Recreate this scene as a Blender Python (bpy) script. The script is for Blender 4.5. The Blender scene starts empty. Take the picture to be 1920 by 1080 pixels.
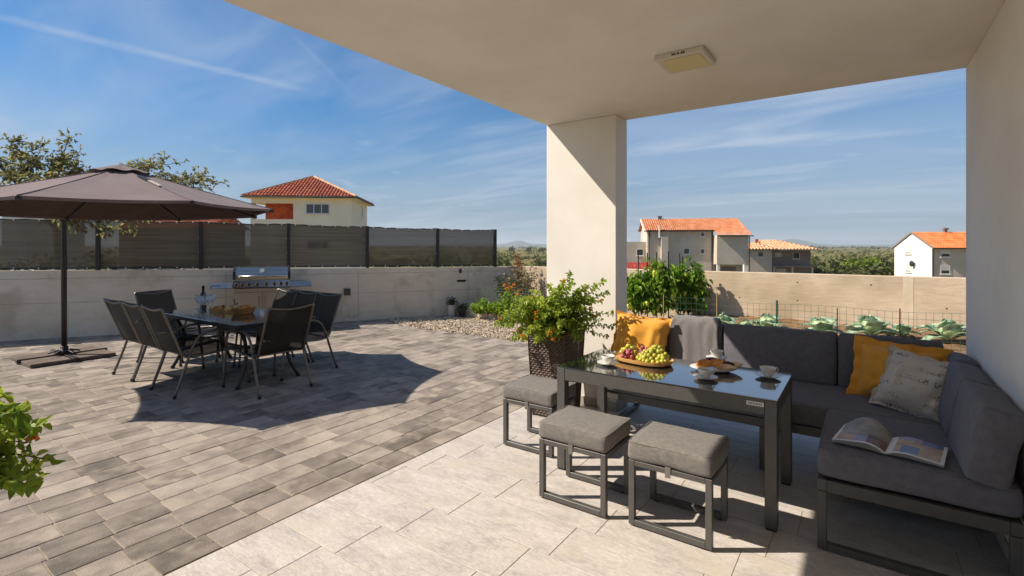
import bpy, bmesh, math, random
import numpy as np
from mathutils import Vector, Matrix, Quaternion, noise as mnoise

R = math.radians
PI = math.pi
rnd = random.Random(7)
nprng = np.random.default_rng(7)
scene = bpy.context.scene
COL = scene.collection

# ------------------------------------------------------------------ camera, sky, sun, exposure
YAW = R(35.1)
CY, SY = math.cos(YAW), math.sin(YAW)
EYE = 1.5
cam_d = bpy.data.cameras.new('camera')
cam = bpy.data.objects.new('camera', cam_d)
COL.objects.link(cam)
cam.location = (0, 0, EYE)
cam.rotation_euler = (R(90), 0, YAW)
cam_d.sensor_width = 36
cam_d.lens = 17.55
cam_d.shift_y = -0.0401
cam_d.clip_start = 0.05
cam_d.clip_end = 30000
scene.camera = cam

SUN_EL = R(43.5)
to_sun = Vector((-CY * math.cos(SUN_EL), -SY * math.cos(SUN_EL), math.sin(SUN_EL)))
sun_d = bpy.data.lights.new('sun', 'SUN')
sun_d.energy = 5.0
sun_d.angle = R(0.5)
sun_d.color = (1.0, 0.90, 0.77)
sun = bpy.data.objects.new('sun', sun_d)
COL.objects.link(sun)
sun.rotation_euler = to_sun.to_track_quat('Z', 'Y').to_euler()
sun.location = (-20, -14, 25)

scene.view_settings.view_transform = 'Standard'
scene.view_settings.look = 'None'
scene.view_settings.gamma = 1
scene.view_settings.use_curve_mapping = False
scene.view_settings.exposure = 0.52
scene.cycles.max_bounces = 8
scene.cycles.diffuse_bounces = 5
scene.cycles.transparent_max_bounces = 24
scene.cycles.volume_bounces = 1
scene.cycles.use_denoising = True


def lin(hx):
    v = [int(hx[i:i + 2], 16) / 255 for i in (0, 2, 4)]
    return tuple(x / 12.92 if x <= 0.04045 else ((x + 0.055) / 1.055) ** 2.4 for x in v)


def at(u, d):
    """point of the plan seen d metres ahead, u pixels across the photograph"""
    l = (u - 960) / 936 * d
    return (l * CY - d * SY, l * SY + d * CY)


def plan(l, d):
    return (l * CY - d * SY, l * SY + d * CY)


def hz(v, d):
    return EYE - (v - 463) / 936 * d


def ray(u, v):
    x, y = at(u, 1)
    return Vector((x, y, (463 - v) / 936)).normalized()


class NT:
    """tiny node helper"""
    def __init__(self, tree):
        self.t = tree

    def n(self, kind, **kw):
        nd = self.t.nodes.new(kind)
        for k, v in kw.items():
            setattr(nd, k, v)
        return nd

    def l(self, a, b):
        self.t.links.new(a, b)

    def setin(self, sock, v):
        if hasattr(v, 'is_linked') or isinstance(v, bpy.types.NodeSocket):
            self.l(v, sock)
        else:
            sock.default_value = v

    def math(self, op, a, b=0.0, clamp=False):
        m = self.n('ShaderNodeMath', operation=op, use_clamp=clamp)
        self.setin(m.inputs[0], a)
        self.setin(m.inputs[1], b)
        return m.outputs[0]

    def vmath(self, op, a, b):
        m = self.n('ShaderNodeVectorMath', operation=op)
        self.setin(m.inputs[0], a)
        self.setin(m.inputs[1], b)
        return m.outputs['Value'] if op == 'DOT_PRODUCT' else m.outputs['Vector']

    def mix(self, f, a, b, blend='MIX'):
        m = self.n('ShaderNodeMix', data_type='RGBA', blend_type=blend)
        self.setin(m.inputs[0], f)
        for s, v in ((m.inputs[6], a), (m.inputs[7], b)):
            if isinstance(v, tuple) and len(v) == 3:
                v = v + (1,)
            self.setin(s, v)
        return m.outputs[2]

    def noise(self, vec, scale, detail=4, rough=0.55, dist=0.0):
        m = self.n('ShaderNodeTexNoise')
        m.inputs['Scale'].default_value = scale
        m.inputs['Detail'].default_value = detail
        m.inputs['Roughness'].default_value = rough
        m.inputs['Distortion'].default_value = dist
        if vec is not None:
            self.l(vec, m.inputs['Vector'])
        return m.outputs['Fac']

    def ramp(self, f, lo, hi, a=0.0, b=1.0):
        m = self.n('ShaderNodeMapRange', interpolation_type='SMOOTHSTEP')
        self.setin(m.inputs['Value'], f)
        m.inputs['From Min'].default_value = lo
        m.inputs['From Max'].default_value = hi
        m.inputs['To Min'].default_value = a
        m.inputs['To Max'].default_value = b
        return m.outputs[0]

    def mapping(self, vec, loc=(0, 0, 0), rot=(0, 0, 0), scale=(1, 1, 1)):
        m = self.n('ShaderNodeMapping')
        m.inputs['Location'].default_value = loc
        m.inputs['Rotation'].default_value = rot
        m.inputs['Scale'].default_value = scale
        self.l(vec, m.inputs['Vector'])
        return m.outputs[0]


world = bpy.data.worlds.new('World')
scene.world = world
world.use_nodes = True
world.node_tree.nodes.clear()
w = NT(world.node_tree)
sky = w.n('ShaderNodeTexSky', sky_type='NISHITA')
sky.sun_disc = False
sky.sun_elevation = SUN_EL
sky.sun_rotation = math.atan2(to_sun.x, to_sun.y)
sky.altitude = 50
sky.air_density = 1.0
sky.dust_density = 0.0
sky.ozone_density = 3.2
gen = w.n('ShaderNodeTexCoord').outputs['Generated']
sep = w.n('ShaderNodeSeparateXYZ')
w.l(gen, sep.inputs[0])
zc = w.math('ADD', w.math('MAXIMUM', sep.outputs[2], 0.0), 0.10)
cmb = w.n('ShaderNodeCombineXYZ')
w.setin(cmb.inputs[0], w.math('DIVIDE', sep.outputs[0], zc))
w.setin(cmb.inputs[1], w.math('DIVIDE', sep.outputs[1], zc))
pl = cmb.outputs[0]
wisp = w.noise(w.mapping(pl, rot=(0, 0, R(22)), scale=(0.30, 1.0, 1)), 1.3, 6, 0.52, 0.8)
wisp2 = w.noise(w.mapping(pl, rot=(0, 0, R(40)), scale=(0.4, 1.1, 1), loc=(2.3, 0.7, 0)), 2.0, 6, 0.52, 0.6)
veil = w.noise(w.mapping(pl, rot=(0, 0, R(15)), scale=(0.35, 0.8, 1), loc=(3.5, 1.5, 0)), 0.55, 4, 0.5, 0.5)
f1 = w.math('MULTIPLY', w.ramp(wisp, 0.36, 0.66), w.ramp(veil, 0.34, 0.58, 0.25, 1.0))
f3 = w.math('MULTIPLY', w.ramp(wisp2, 0.42, 0.68), w.ramp(veil, 0.30, 0.55, 0.35, 0.9))
f2 = w.ramp(veil, 0.36, 0.68, 0.02, 0.40)
cl = w.math('MAXIMUM', w.math('ADD', w.math('MULTIPLY', f1, 0.50), w.math('MULTIPLY', f3, 0.36)), f2, clamp=False)
def contrail(p, q, width, amt, seed):
    a, b = ray(*p), ray(*q)
    nrm = a.cross(b).normalized()
    mid = (a + b).normalized()
    off = w.math('ABSOLUTE', w.vmath('DOT_PRODUCT', gen, tuple(nrm)))
    wob = w.noise(gen, 26 + seed, 3)
    band = w.ramp(w.math('ADD', off, w.math('MULTIPLY', w.math('SUBTRACT', wob, 0.5), width * 0.9)), width, 0.0)
    half = mid.dot(a)
    lim = w.ramp(w.vmath('DOT_PRODUCT', gen, tuple(mid)), half - 0.004, half + 0.012)
    return w.math('MULTIPLY', w.math('MULTIPLY', band, lim), w.math('MULTIPLY', w.ramp(wob, 0.2, 0.6, 0.5, 1.0), amt))


cl = w.math('ADD', cl, contrail((-60, 18), (575, 170), 0.0085, 0.26, 3), clamp=True)
cl = w.math('ADD', cl, contrail((535, 50), (650, 168), 0.008, 0.24, 9), clamp=True)
low = w.math('MULTIPLY', w.ramp(w.noise(w.mapping(gen, scale=(5, 5, 26)), 1.7, 5, 0.55, 0.3), 0.50, 0.72),
             w.math('MULTIPLY', w.ramp(sep.outputs[2], 0.03, 0.08), w.ramp(sep.outputs[2], 0.26, 0.14)))
cl = w.math('MAXIMUM', cl, w.math('MULTIPLY', low, 0.5))
tint = w.mix(1.0, sky.outputs[0], (0.19, 0.72, 1.05), 'MULTIPLY')
tint = w.mix(w.ramp(sep.outputs[2], 0.30, 0.0, 0.0, 0.92), tint, (3.05, 3.75, 4.6))
skyc = w.mix(cl, tint, (5.0, 5.9, 7.2))
bg = w.n('ShaderNodeBackground')
w.l(skyc, bg.inputs[0])
bg.inputs[1].default_value = 0.072
wo = w.n('ShaderNodeOutputWorld')
w.l(bg.outputs[0], wo.inputs[0])


# ------------------------------------------------------------------ materials
def M(name, c, c2=None, sc=6.0, st=(1, 1, 1), det=4, lo=0.35, hi=0.65, rough=0.6, metal=0.0, bump=0.0, bsc=60.0, bst=None,
      rand=0.0, coord='Object', spec=0.5, tone=None, shift=False, fine=0.0, fsc=300.0, sheen=0.0, coat=0.0, alpha=1.0, transl=0.0, dist=0.0,
      c3=None, sc3=2.0, trans=0.0, mott=0.0):
    m = bpy.data.materials.new(name)
    m.use_nodes = True
    t = m.node_tree
    t.nodes.clear()
    g = NT(t)
    out = g.n('ShaderNodeOutputMaterial')
    p = g.n('ShaderNodeBsdfPrincipled')
    if coord == 'Object':
        vec = g.n('ShaderNodeTexCoord').outputs['Object']
    else:
        vec = g.n('ShaderNodeNewGeometry').outputs['Position']
    info = None
    if rand or shift or tone == 'obj':
        info = g.n('ShaderNodeObjectInfo')
    if shift:
        cb = g.n('ShaderNodeCombineXYZ')
        g.setin(cb.inputs[0], g.math('MULTIPLY', info.outputs['Random'], 37.0))
        g.setin(cb.inputs[1], g.math('MULTIPLY', info.outputs['Random'], 91.0))
        g.setin(cb.inputs[2], g.math('MULTIPLY', info.outputs['Random'], 13.0))
        vec = g.vmath('ADD', vec, cb.outputs[0])
    col = c + (1,)
    if c2 is not None:
        if tone == 'attr':
            a = g.n('ShaderNodeAttribute', attribute_name='tone')
            f = a.outputs['Fac']
            if sc:
                f = g.math('ADD', f, g.math('MULTIPLY', g.math('SUBTRACT', g.noise(g.mapping(vec, scale=st), sc, det, 0.6, dist), 0.5), 1.35), clamp=True)
        elif tone == 'obj':
            s3 = g.n('ShaderNodeSeparateColor')
            g.l(info.outputs['Color'], s3.inputs[0])
            f = g.math('ADD', s3.outputs[0], g.math('MULTIPLY', g.math('SUBTRACT', g.noise(g.mapping(vec, scale=st), sc, det, 0.6, dist), 0.5), 1.35), clamp=True)
        else:
            f = g.ramp(g.noise(g.mapping(vec, scale=st), sc, det, 0.6, dist), lo, hi)
            if mott:
                f = g.math('ADD', g.math('MULTIPLY', f, 0.55), g.math('MULTIPLY', g.ramp(g.noise(g.mapping(vec, scale=st), mott, 6, 0.65, 0.4), 0.32, 0.68), 0.45))
        col = g.mix(f, c, c2)
    if c3 is not None:
        col = g.mix(g.ramp(g.noise(vec, sc3, 3, 0.6), 0.5, 0.72), col, c3)
    if fine:
        f = g.noise(g.mapping(vec, scale=(1, 1, 1)), fsc, 2, 0.7)
        col = g.mix(1.0, col, g.mix(f, (1 - fine,) * 3, (1 + fine,) * 3), 'MULTIPLY')
    if rand:
        rr = g.ramp(info.outputs['Random'], 0, 1, 1 - rand, 1 + rand)
        cc = g.n('ShaderNodeCombineColor')
        for i in range(3):
            g.l(rr, cc.inputs[i])
        col = g.mix(1.0, col, cc.outputs[0], 'MULTIPLY')
    g.setin(p.inputs['Base Color'], col)
    p.inputs['Roughness'].default_value = rough
    p.inputs['Metallic'].default_value = metal
    p.inputs['Specular IOR Level'].default_value = spec
    p.inputs['Coat Weight'].default_value = coat
    p.inputs['Coat Roughness'].default_value = 0.08
    p.inputs['Sheen Weight'].default_value = sheen
    p.inputs['Transmission Weight'].default_value = trans
    if bump:
        b = g.n('ShaderNodeBump')
        b.inputs['Strength'].default_value = bump
        b.inputs['Distance'].default_value = 0.01
        g.l(g.noise(g.mapping(vec, scale=bst or (1, 1, 1)), bsc, 4, 0.6), b.inputs['Height'])
        g.l(b.outputs[0], p.inputs['Normal'])
    sh = p.outputs[0]
    if transl:
        tr = g.n('ShaderNodeBsdfTranslucent')
        g.setin(tr.inputs[0], col)
        mx = g.n('ShaderNodeMixShader')
        mx.inputs[0].default_value = transl
        g.l(sh, mx.inputs[1])
        g.l(tr.outputs[0], mx.inputs[2])
        sh = mx.outputs[0]
    if alpha < 1.0:
        tp = g.n('ShaderNodeBsdfTransparent')
        mx = g.n('ShaderNodeMixShader')
        mx.inputs[0].default_value = alpha
        g.l(tp.outputs[0], mx.inputs[1])
        g.l(sh, mx.inputs[2])
        sh = mx.outputs[0]
    g.l(sh, out.inputs[0])
    return m


# ------------------------------------------------------------------ objects and shapes
def tag(o, label=None, cat=None, group=None, kind=None):
    if label: o['label'] = label
    if cat: o['category'] = cat
    if group: o['group'] = group
    if kind: o['kind'] = kind
    return o


def thing(name, label, cat, loc=(0, 0, 0), rz=0.0, group=None):
    o = bpy.data.objects.new(name, None)
    COL.objects.link(o)
    o.location = loc
    o.rotation_euler = (0, 0, rz)
    o.empty_display_size = 0.1
    return tag(o, label, cat, group)


def obj(name, mesh, mat=None, parent=None, loc=(0, 0, 0), rot=(0, 0, 0)):
    o = bpy.data.objects.new(name, mesh)
    COL.objects.link(o)
    if mat is not None and not mesh.materials:
        mesh.materials.append(mat)
    o.parent = parent
    o.location = loc
    o.rotation_euler = rot
    return o


def copy_tree(o, parent=None):
    c = o.copy()
    COL.objects.link(c)
    c.parent = parent
    for ch in list(o.children):
        copy_tree(ch, c)
    return c


def frame_of(t):
    t = t.normalized()
    up = Vector((0, 0, 1)) if abs(t.z) < 0.95 else Vector((1, 0, 0))
    s = t.cross(up).normalized()
    return s, s.cross(t).normalized()


class B:
    """collects shapes into one mesh"""
    def __init__(self):
        self.v, self.f, self.m = [], [], []

    def add(self, vs, fs, mi=0):
        k = len(self.v)
        self.v += [tuple(x) for x in vs]
        self.f += [tuple(i + k for i in f) for f in fs]
        self.m += [mi] * len(fs)
        return self

    def box(self, x0, x1, y0, y1, z0, z1, ch=0.0, mi=0, mat=None):
        if ch <= 0:
            vs = [(x, y, z) for x in (x0, x1) for y in (y0, y1) for z in (z0, z1)]
            fs = [(0, 1, 3, 2), (4, 6, 7, 5), (0, 4, 5, 1), (2, 3, 7, 6), (0, 2, 6, 4), (1, 5, 7, 3)]
        else:
            vs, idx = [], {}
            for i in (0, 1):
                for j in (0, 1):
                    for k in (0, 1):
                        P = [(x0, x1)[i], (y0, y1)[j], (z0, z1)[k]]
                        sg = [1 - 2 * i, 1 - 2 * j, 1 - 2 * k]
                        for ax in range(3):
                            q = [P[a] if a == ax else P[a] + sg[a] * ch for a in range(3)]
                            idx[(i, j, k, ax)] = len(vs)
                            vs.append(q)
            fs = []
            for ax in range(3):
                a, b = [q for q in range(3) if q != ax]
                for s in (0, 1):
                    quad = []
                    for (p, q) in ((0, 0), (1, 0), (1, 1), (0, 1)):
                        key = [0, 0, 0]
                        key[ax] = s; key[a] = p; key[b] = q
                        quad.append(idx[tuple(key) + (ax,)])
                    fs.append(tuple(quad))
                for p in (0, 1):
                    for q in (0, 1):
                        k0, k1 = [0, 0, 0], [0, 0, 0]
                        k0[a] = k1[a] = p; k0[b] = k1[b] = q
                        k1[ax] = 1
                        fs.append((idx[tuple(k0) + (a,)], idx[tuple(k1) + (a,)], idx[tuple(k1) + (b,)], idx[tuple(k0) + (b,)]))
            for i in (0, 1):
                for j in (0, 1):
                    for k in (0, 1):
                        fs.append(tuple(idx[(i, j, k, ax)] for ax in range(3)))
        if mat is not None:
            vs = [mat @ Vector(v) for v in vs]
        return self.add(vs, fs, mi)

    def beam(self, p, q, wd, ht, up=(0, 0, 1), ch=0.0, mi=0):
        p, q = Vector(p), Vector(q)
        t = (q - p)
        L = t.length
        t.normalize()
        u = Vector(up)
        s = t.cross(u).normalized()
        u = s.cross(t).normalized()
        mt = Matrix(((t.x, s.x, u.x, p.x), (t.y, s.y, u.y, p.y), (t.z, s.z, u.z, p.z), (0, 0, 0, 1)))
        return self.box(0, L, -wd / 2, wd / 2, -ht / 2, ht / 2, ch, mi, mt)

    def tube(self, pts, r, n=8, mi=0, cap=True, rr=None):
        pts = [Vector(p) for p in pts]
        k = len(self.v)
        up = None
        for i, p in enumerate(pts):
            t = (pts[min(i + 1, len(pts) - 1)] - pts[max(i - 1, 0)])
            if t.length < 1e-9: t = Vector((0, 0, 1))
            t.normalize()
            if up is None:
                s, up = frame_of(t)
            else:
                up = (up - t * up.dot(t)).normalized()
                s = t.cross(up).normalized()
            rad = rr[i] if rr else r
            for j in range(n):
                a = 2 * PI * j / n
                self.v.append(tuple(p + s * (rad * math.cos(a)) + up * (rad * math.sin(a))))
        for i in range(len(pts) - 1):
            for j in range(n):
                a, b = k + i * n + j, k + i * n + (j + 1) % n
                self.f.append((a, b, b + n, a + n)); self.m.append(mi)
        if cap:
            self.f.append(tuple(k + j for j in range(n))[::-1]); self.m.append(mi)
            e = k + (len(pts) - 1) * n
            self.f.append(tuple(e + j for j in range(n))); self.m.append(mi)
        return self

    def lathe(self, prof, n=20, c=(0, 0, 0), mi=0):
        k = len(self.v)
        for (r, z) in prof:
            for j in range(n):
                a = 2 * PI * j / n
                self.v.append((c[0] + r * math.cos(a), c[1] + r * math.sin(a), c[2] + z))
        for i in range(len(prof) - 1):
            for j in range(n):
                a, b = k + i * n + j, k + i * n + (j + 1) % n
                self.f.append((a, b, b + n, a + n)); self.m.append(mi)
        return self

    def prism(self, poly, z0, z1, mi=0):
        n = len(poly)
        vs = [(x, y, z0) for x, y in poly] + [(x, y, z1) for x, y in poly]
        fs = [tuple(range(n))[::-1], tuple(range(n, 2 * n))] + [(i, (i + 1) % n, n + (i + 1) % n, n + i) for i in range(n)]
        return self.add(vs, fs, mi)

    def grid(self, fn, nu, nv, mi=0):
        k = len(self.v)
        for i in range(nu + 1):
            for j in range(nv + 1):
                self.v.append(tuple(fn(i / nu, j / nv)))
        for i in range(nu):
            for j in range(nv):
                a = k + i * (nv + 1) + j
                self.f.append((a, a + nv + 1, a + nv + 2, a + 1))
                self.m.append(mi(i / nu, j / nv) if callable(mi) else mi)
        return self

    def mesh(self, name='mesh', smooth=False, mats=()):
        me = bpy.data.meshes.new(name)
        me.from_pydata(self.v, [], self.f)
        for m in mats: me.materials.append(m)
        if any(self.m): me.polygons.foreach_set('material_index', self.m)
        bm = bmesh.new()
        bm.from_mesh(me)
        bmesh.ops.recalc_face_normals(bm, faces=bm.faces)
        bm.to_mesh(me)
        bm.free()
        if smooth == 'auto':
            me.polygons.foreach_set('use_smooth', [True] * len(me.polygons))
            me.set_sharp_from_angle(angle=R(38))
        elif smooth:
            me.polygons.foreach_set('use_smooth', [True] * len(me.polygons))
        me.update()
        return me

    def build(self, name, mat, parent=None, smooth=False, loc=(0, 0, 0), rot=(0, 0, 0)):
        mats = mat if isinstance(mat, (list, tuple)) else [mat]
        return obj(name, self.mesh(name, smooth, mats), None, parent, loc, rot)


def np_mesh(name, V, F, mats, tone=None, smooth=False):
    """fast mesh from arrays, F is (n, k)"""
    me = bpy.data.meshes.new(name)
    V = np.asarray(V, np.float32)
    F = np.asarray(F, np.int32)
    me.vertices.add(len(V))
    me.vertices.foreach_set('co', V.ravel())
    me.loops.add(F.size)
    me.loops.foreach_set('vertex_index', F.ravel())
    me.polygons.add(len(F))
    me.polygons.foreach_set('loop_start', np.arange(0, F.size, F.shape[1], dtype=np.int32))
    me.polygons.foreach_set('use_smooth', np.full(len(F), smooth))
    for m in mats: me.materials.append(m)
    if tone is not None:
        a = me.attributes.new('tone', 'FLOAT', 'POINT')
        a.data.foreach_set('value', np.asarray(tone, np.float32))
    me.update(calc_edges=True)
    me.validate()
    return me


def unit(a):
    return a / np.maximum(np.linalg.norm(a, axis=-1, keepdims=True), 1e-9)


def leaf_arrays(P, D, L, asp=0.5, droop=0.25, fold=0.18, rng=nprng):
    P = np.asarray(P, float); D = unit(np.asarray(D, float))
    n = len(P)
    L = np.broadcast_to(np.asarray(L, float), (n,))[:, None]
    up = unit(np.array([0, 0, 1.0]) + rng.normal(0, 0.45, (n, 3)))
    S = unit(np.cross(D, up))
    N = np.cross(S, D)
    a = np.asarray(asp)
    W = L * a * 0.5
    mid = P + D * L * 0.35 + N * L * fold * 0.2
    mid2 = P + D * L * 0.7 - N * L * droop * 0.35
    tip = P + D * L - N * L * droop
    V = np.stack([P, mid + S * W + N * L * fold, mid2 + S * W * 0.72 + N * L * fold * 0.7, tip,
                  mid2 - S * W * 0.72 + N * L * fold * 0.7, mid - S * W + N * L * fold], 1)
    k = (np.arange(n) * 6)[:, None]
    F = np.concatenate([k + np.array([0, 1, 2, 3]), k + np.array([0, 3, 4, 5])], 0)
    return V.reshape(-1, 3), F


def leaves(name, P, D, L, mat, parent=None, asp=0.5, droop=0.25, fold=0.18, tone=None, rng=nprng):
    V, F = leaf_arrays(P, D, L, asp, droop, fold, rng)
    n = len(P)
    if tone is None: tone = rng.random(n)
    return obj(name, np_mesh(name, V, F, [mat], np.repeat(tone, 6)), None, parent)


def cushion(hx, hy, hz_, r=0.04, puff=0.02, n=9, seed=0, wr=0.004, side=0.0):
    """soft upholstered block, centre at the origin"""
    half = (hx, hy, hz_)
    ts = [-1, -0.93, -0.8, -0.55, -0.28, 0, 0.28, 0.55, 0.8, 0.93, 1]
    b = B()
    def pt(p):
        q = [max(-(h - r), min(h - r, a * h)) for a, h in zip(p, half)]
        d = Vector([a * h - k for a, h, k in zip(p, half, q)])
        if d.length > 1e-9: d = d.normalized() * r
        v = Vector(q) + d
        fx, fy, fz = 1 - p[0] ** 2, 1 - p[1] ** 2, 1 - p[2] ** 2
        v.z += puff * p[2] * fx * fy
        v.x += side * p[0] * fy * fz
        v.y += side * p[1] * fx * fz
        s = mnoise.noise_vector(Vector((v.x * 7 + seed * 3.1, v.y * 7, v.z * 7))) * wr
        return v + s
    for ax in range(3):
        for sg in (-1, 1):
            def fn(i, j, ax=ax, sg=sg):
                a, c = ts[round(i * 10)], ts[round(j * 10)]
                p = [0, 0, 0]
                p[ax] = sg; p[(ax + 1) % 3] = a; p[(ax + 2) % 3] = c
                return pt(p)
            b.grid(fn, 10, 10)
    me = b.mesh('cushion', True)
    bm = bmesh.new(); bm.from_mesh(me)
    bmesh.ops.remove_doubles(bm, verts=bm.verts, dist=1e-4)
    bmesh.ops.recalc_face_normals(bm, faces=bm.faces)
    bm.to_mesh(me); bm.free()
    return me


def piping(hx, hy, hz_, r, mat, parent):
    k = .293 * r
    ps = []
    for (sx, sy) in ((1, 1), (-1, 1), (-1, -1), (1, -1)):
        a0 = math.atan2(sy, sx) - PI / 4
        for q in range(5):
            a = a0 + q * PI / 8
            ps.append((sx * (hx - r) + (r - k) * math.cos(a), sy * (hy - r) + (r - k) * math.sin(a), hz_ - k))
    full = []
    for i in range(len(ps)):
        p, q = Vector(ps[i]), Vector(ps[(i + 1) % len(ps)])
        n = 8 if (q - p).length > .1 else 1
        full += [p.lerp(q, j / n) for j in range(n)]
    full.append(full[0])
    full = [p + mnoise.noise_vector(p * 7) * .005 for p in full]
    return B().tube(full, .0035, 6, cap=False).build('piping', mat, parent, True)


def pillow(wd, ht, th, seed=0, flange=0.0, wr=0.012):
    b = B()
    N = 22
    for sg in (-1, 1):
        def fn(i, j, sg=sg):
            u, v = 2 * i - 1, 2 * j - 1
            x = u * wd / 2 * (1 - 0.09 * (1 - v * v))
            z = v * ht / 2 * (1 - 0.09 * (1 - u * u))
            k = max(0.0, (1 - u ** 4) * (1 - v ** 4)) ** 0.75
            y = sg * th / 2 * k
            e = mnoise.noise(Vector((x * 9 + seed, z * 9, sg * 2.0)))
            e2 = mnoise.noise(Vector((u * 5 * abs(u) + seed, v * 5 * abs(v), sg * 3 + 7.0)))
            y += sg * (wr * e + wr * 0.8 * e2) * k
            return (x, y, z)
        b.grid(fn, N, N)
    if flange:
        ring = []
        for s in range(4):
            for i in range(14):
                q = 2 * i / 14 - 1
                ring.append([(q, -1), (1, q), (-q, 1), (-1, -q)][s])
        k0 = len(b.v)
        n = len(ring)
        for lay in (0, 1, 2):
            for i, (u, v) in enumerate(ring):
                x = u * wd / 2 * (1 - 0.09 * (1 - v * v)); z = v * ht / 2 * (1 - 0.09 * (1 - u * u))
                o = Vector((u if abs(u) > 0.99 else 0, v if abs(v) > 0.99 else 0, 0))
                g = flange * lay / 2 - 0.006
                b.v.append((x + o.x * g, lay * 0.011 * math.sin(i * 1.7 + seed) + lay * 0.006 * math.sin(i * 0.6 + seed * 2), z + o.y * g))
        for lay in (0, 1):
            for i in range(n):
                a, c = k0 + lay * n + i, k0 + lay * n + (i + 1) % n
                b.f.append((a, c, c + n, a + n)); b.m.append(0)
    return b.mesh('pillow', True)


def inset_quad(b, x0, x1, z0, z1, y, mi=0):
    b.add([(x0, y, z0), (x1, y, z0), (x1, y, z1), (x0, y, z1)], [(0, 1, 2, 3)], mi)

# ------------------------------------------------------------------ the palette
m_plaster = M('white_plaster', lin('e8e3da'), lin('e0dad0'), 1.3, bump=0.25, bsc=170, rough=0.9, coord='Position', fine=0.05, fsc=90, spec=0.2)
m_skirt = M('skirting_stone', lin('b5aea3'), lin('98918a'), 5, rough=0.6, coord='Position')
m_tile = M('stone_tile', lin('cbc3ba'), lin('9f9892'), 3.6, mott=34, st=(0.8, 2.0, 1), det=9, lo=0.34, hi=0.74, rough=0.5, bump=0.25, bsc=38, bst=(0.5, 1.8, 1), rand=0.025,
           shift=True, fine=0.17, fsc=75, dist=0.8, c3=lin('bdb3a5'), sc3=3.0)
m_grout = M('tile_grout', lin('8f836d'), lin('a09580'), 9, rough=0.9, coord='Position')
PAV = dict(c=lin('615a53'), c2=lin('afa397'), sc=8.0, st=(0.9, 0.6, 1), det=8, rough=0.85, bump=0.45, bsc=120, fine=0.26, fsc=130, spec=0.25, c3=lin('a4988a'), sc3=3.4)
m_paver = M('concrete_paver', tone='obj', **PAV, shift=True)
m_paver_far = M('concrete_paver_far', tone='attr', **PAV, coord='Position')
m_sand = M('joint_sand', lin('6d6153'), lin('8a7c68'), 40, rough=0.95, coord='Position')
m_conc = M('grey_concrete', lin('d4c2ab'), lin('e2d4bf'), 1.4, mott=7, st=(0.6, 0.6, 1.5), det=8, lo=0.34, hi=0.68, rough=0.9, bump=0.5, bsc=9, bst=(0.6, 0.6, 2.2), coord='Position', fine=0.08, fsc=60, c3=lin('c3b19b'), sc3=1.9, spec=0.2)
m_conc_w = M('sandy_concrete', lin('bda991'), lin('d6c3a9'), 1.2, mott=6, st=(0.6, 0.6, 1.5), det=8, lo=0.30, hi=0.70, rough=0.9, bump=0.5, bsc=9, bst=(0.6, 0.6, 2.2), coord='Position', fine=0.08, fsc=60, c3=lin('ac9b80'), sc3=0.7, spec=0.2)
m_gravel = M('gravel_stone', lin('8f7f6b'), lin('d6c5ad'), 0, tone='attr', rough=0.85, coord='Position')
m_gravel_bed = M('gravel_bed', lin('7c6e5f'), lin('a09078'), 60, rough=0.95, coord='Position')
m_soil = M('garden_soil', lin('6a5440'), lin('8f7455'), 7, det=8, rough=0.95, bump=1.0, bsc=22, coord='Position', fine=0.3, fsc=40, spec=0.1)
m_land = M('dry_land', lin('5f6138'), lin('85754f'), 0.02, st=(1, 1, 1), det=7, lo=0.4, hi=0.6, rough=0.95, coord='Position', c3=lin('4f5730'), sc3=0.009, fine=0.25, fsc=0.6, spec=0.1)
m_hill = M('wooded_hill', lin('2c3a33'), lin('454f42'), 0.004, rough=0.95, coord='Position', fine=0.3, fsc=0.03, spec=0.1)

# ------------------------------------------------------------------ the porch of the house
porch = thing('house_porch', 'white plastered porch with flat ceiling, corner pillar and side wall', 'porch')
XL, XW, YB, ZC = -2.58, 0.57, 4.53, 2.71
B().box(XL, 1.1, -4.0, YB, ZC, 2.98, 0.008).build('roof_slab', m_plaster, porch)
pil = B().box(XL, -1.84, 4.27, YB - 0.003, 0, ZC, 0.006).build('pillar', m_plaster, porch)
sk = B().box(XL - 0.009, -1.831, 4.261, 4.27 - 0.0005, 0.003, 0.085, 0.002)
sk.box(-1.84 + 0.0005, -1.831, 4.2705, YB, 0.003, 0.085, 0.002)
sk.box(XL - 0.009, XL - 0.0005, 4.2705, YB, 0.003, 0.085, 0.002)
sk.build('skirting', m_skirt, pil)
sw = B().box(XW, 0.87, -4.0, YB - 0.003, 0, ZC, 0.006).build('side_wall', m_plaster, porch)
for k in range(9):
    y1 = YB - 0.01 - k * 0.6
    B().box(XW - 0.009, XW - 0.0005, y1 - 0.597, y1, 0.003, 0.085, 0.002).build('skirting', m_skirt, sw)
B().box(XL, XW - 0.002, -4.3, -4.002, 0, ZC).build('back_wall', m_plaster, porch)

lamp = thing('ceiling_lamp', 'square white surface lamp with pale yellow diffuser under the porch ceiling', 'lamp', (-0.93, 3.25, ZC))
m_lamp = M('lamp_frame', lin('cfc8ba'), rough=0.4)
m_diff = M('lamp_diffuser', lin('d8c795'), rough=0.35)
m_black = M('black_plastic', lin('1b1a1a'), rough=0.45)
B().box(-0.15, 0.15, -0.15, 0.15, -0.036, -0.001, 0.004).build('frame', m_lamp, lamp)
B().box(-0.122, 0.122, -0.122, 0.122, -0.040, -0.0365, 0.002).build('diffuser', m_diff, lamp)
for x in (-0.035, -0.022, 0.0, 0.022, 0.035):
    B().box(x - 0.005, x + 0.005, -0.1525, -0.1502, -0.024, -0.014).build('vent', m_black, lamp)

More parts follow.
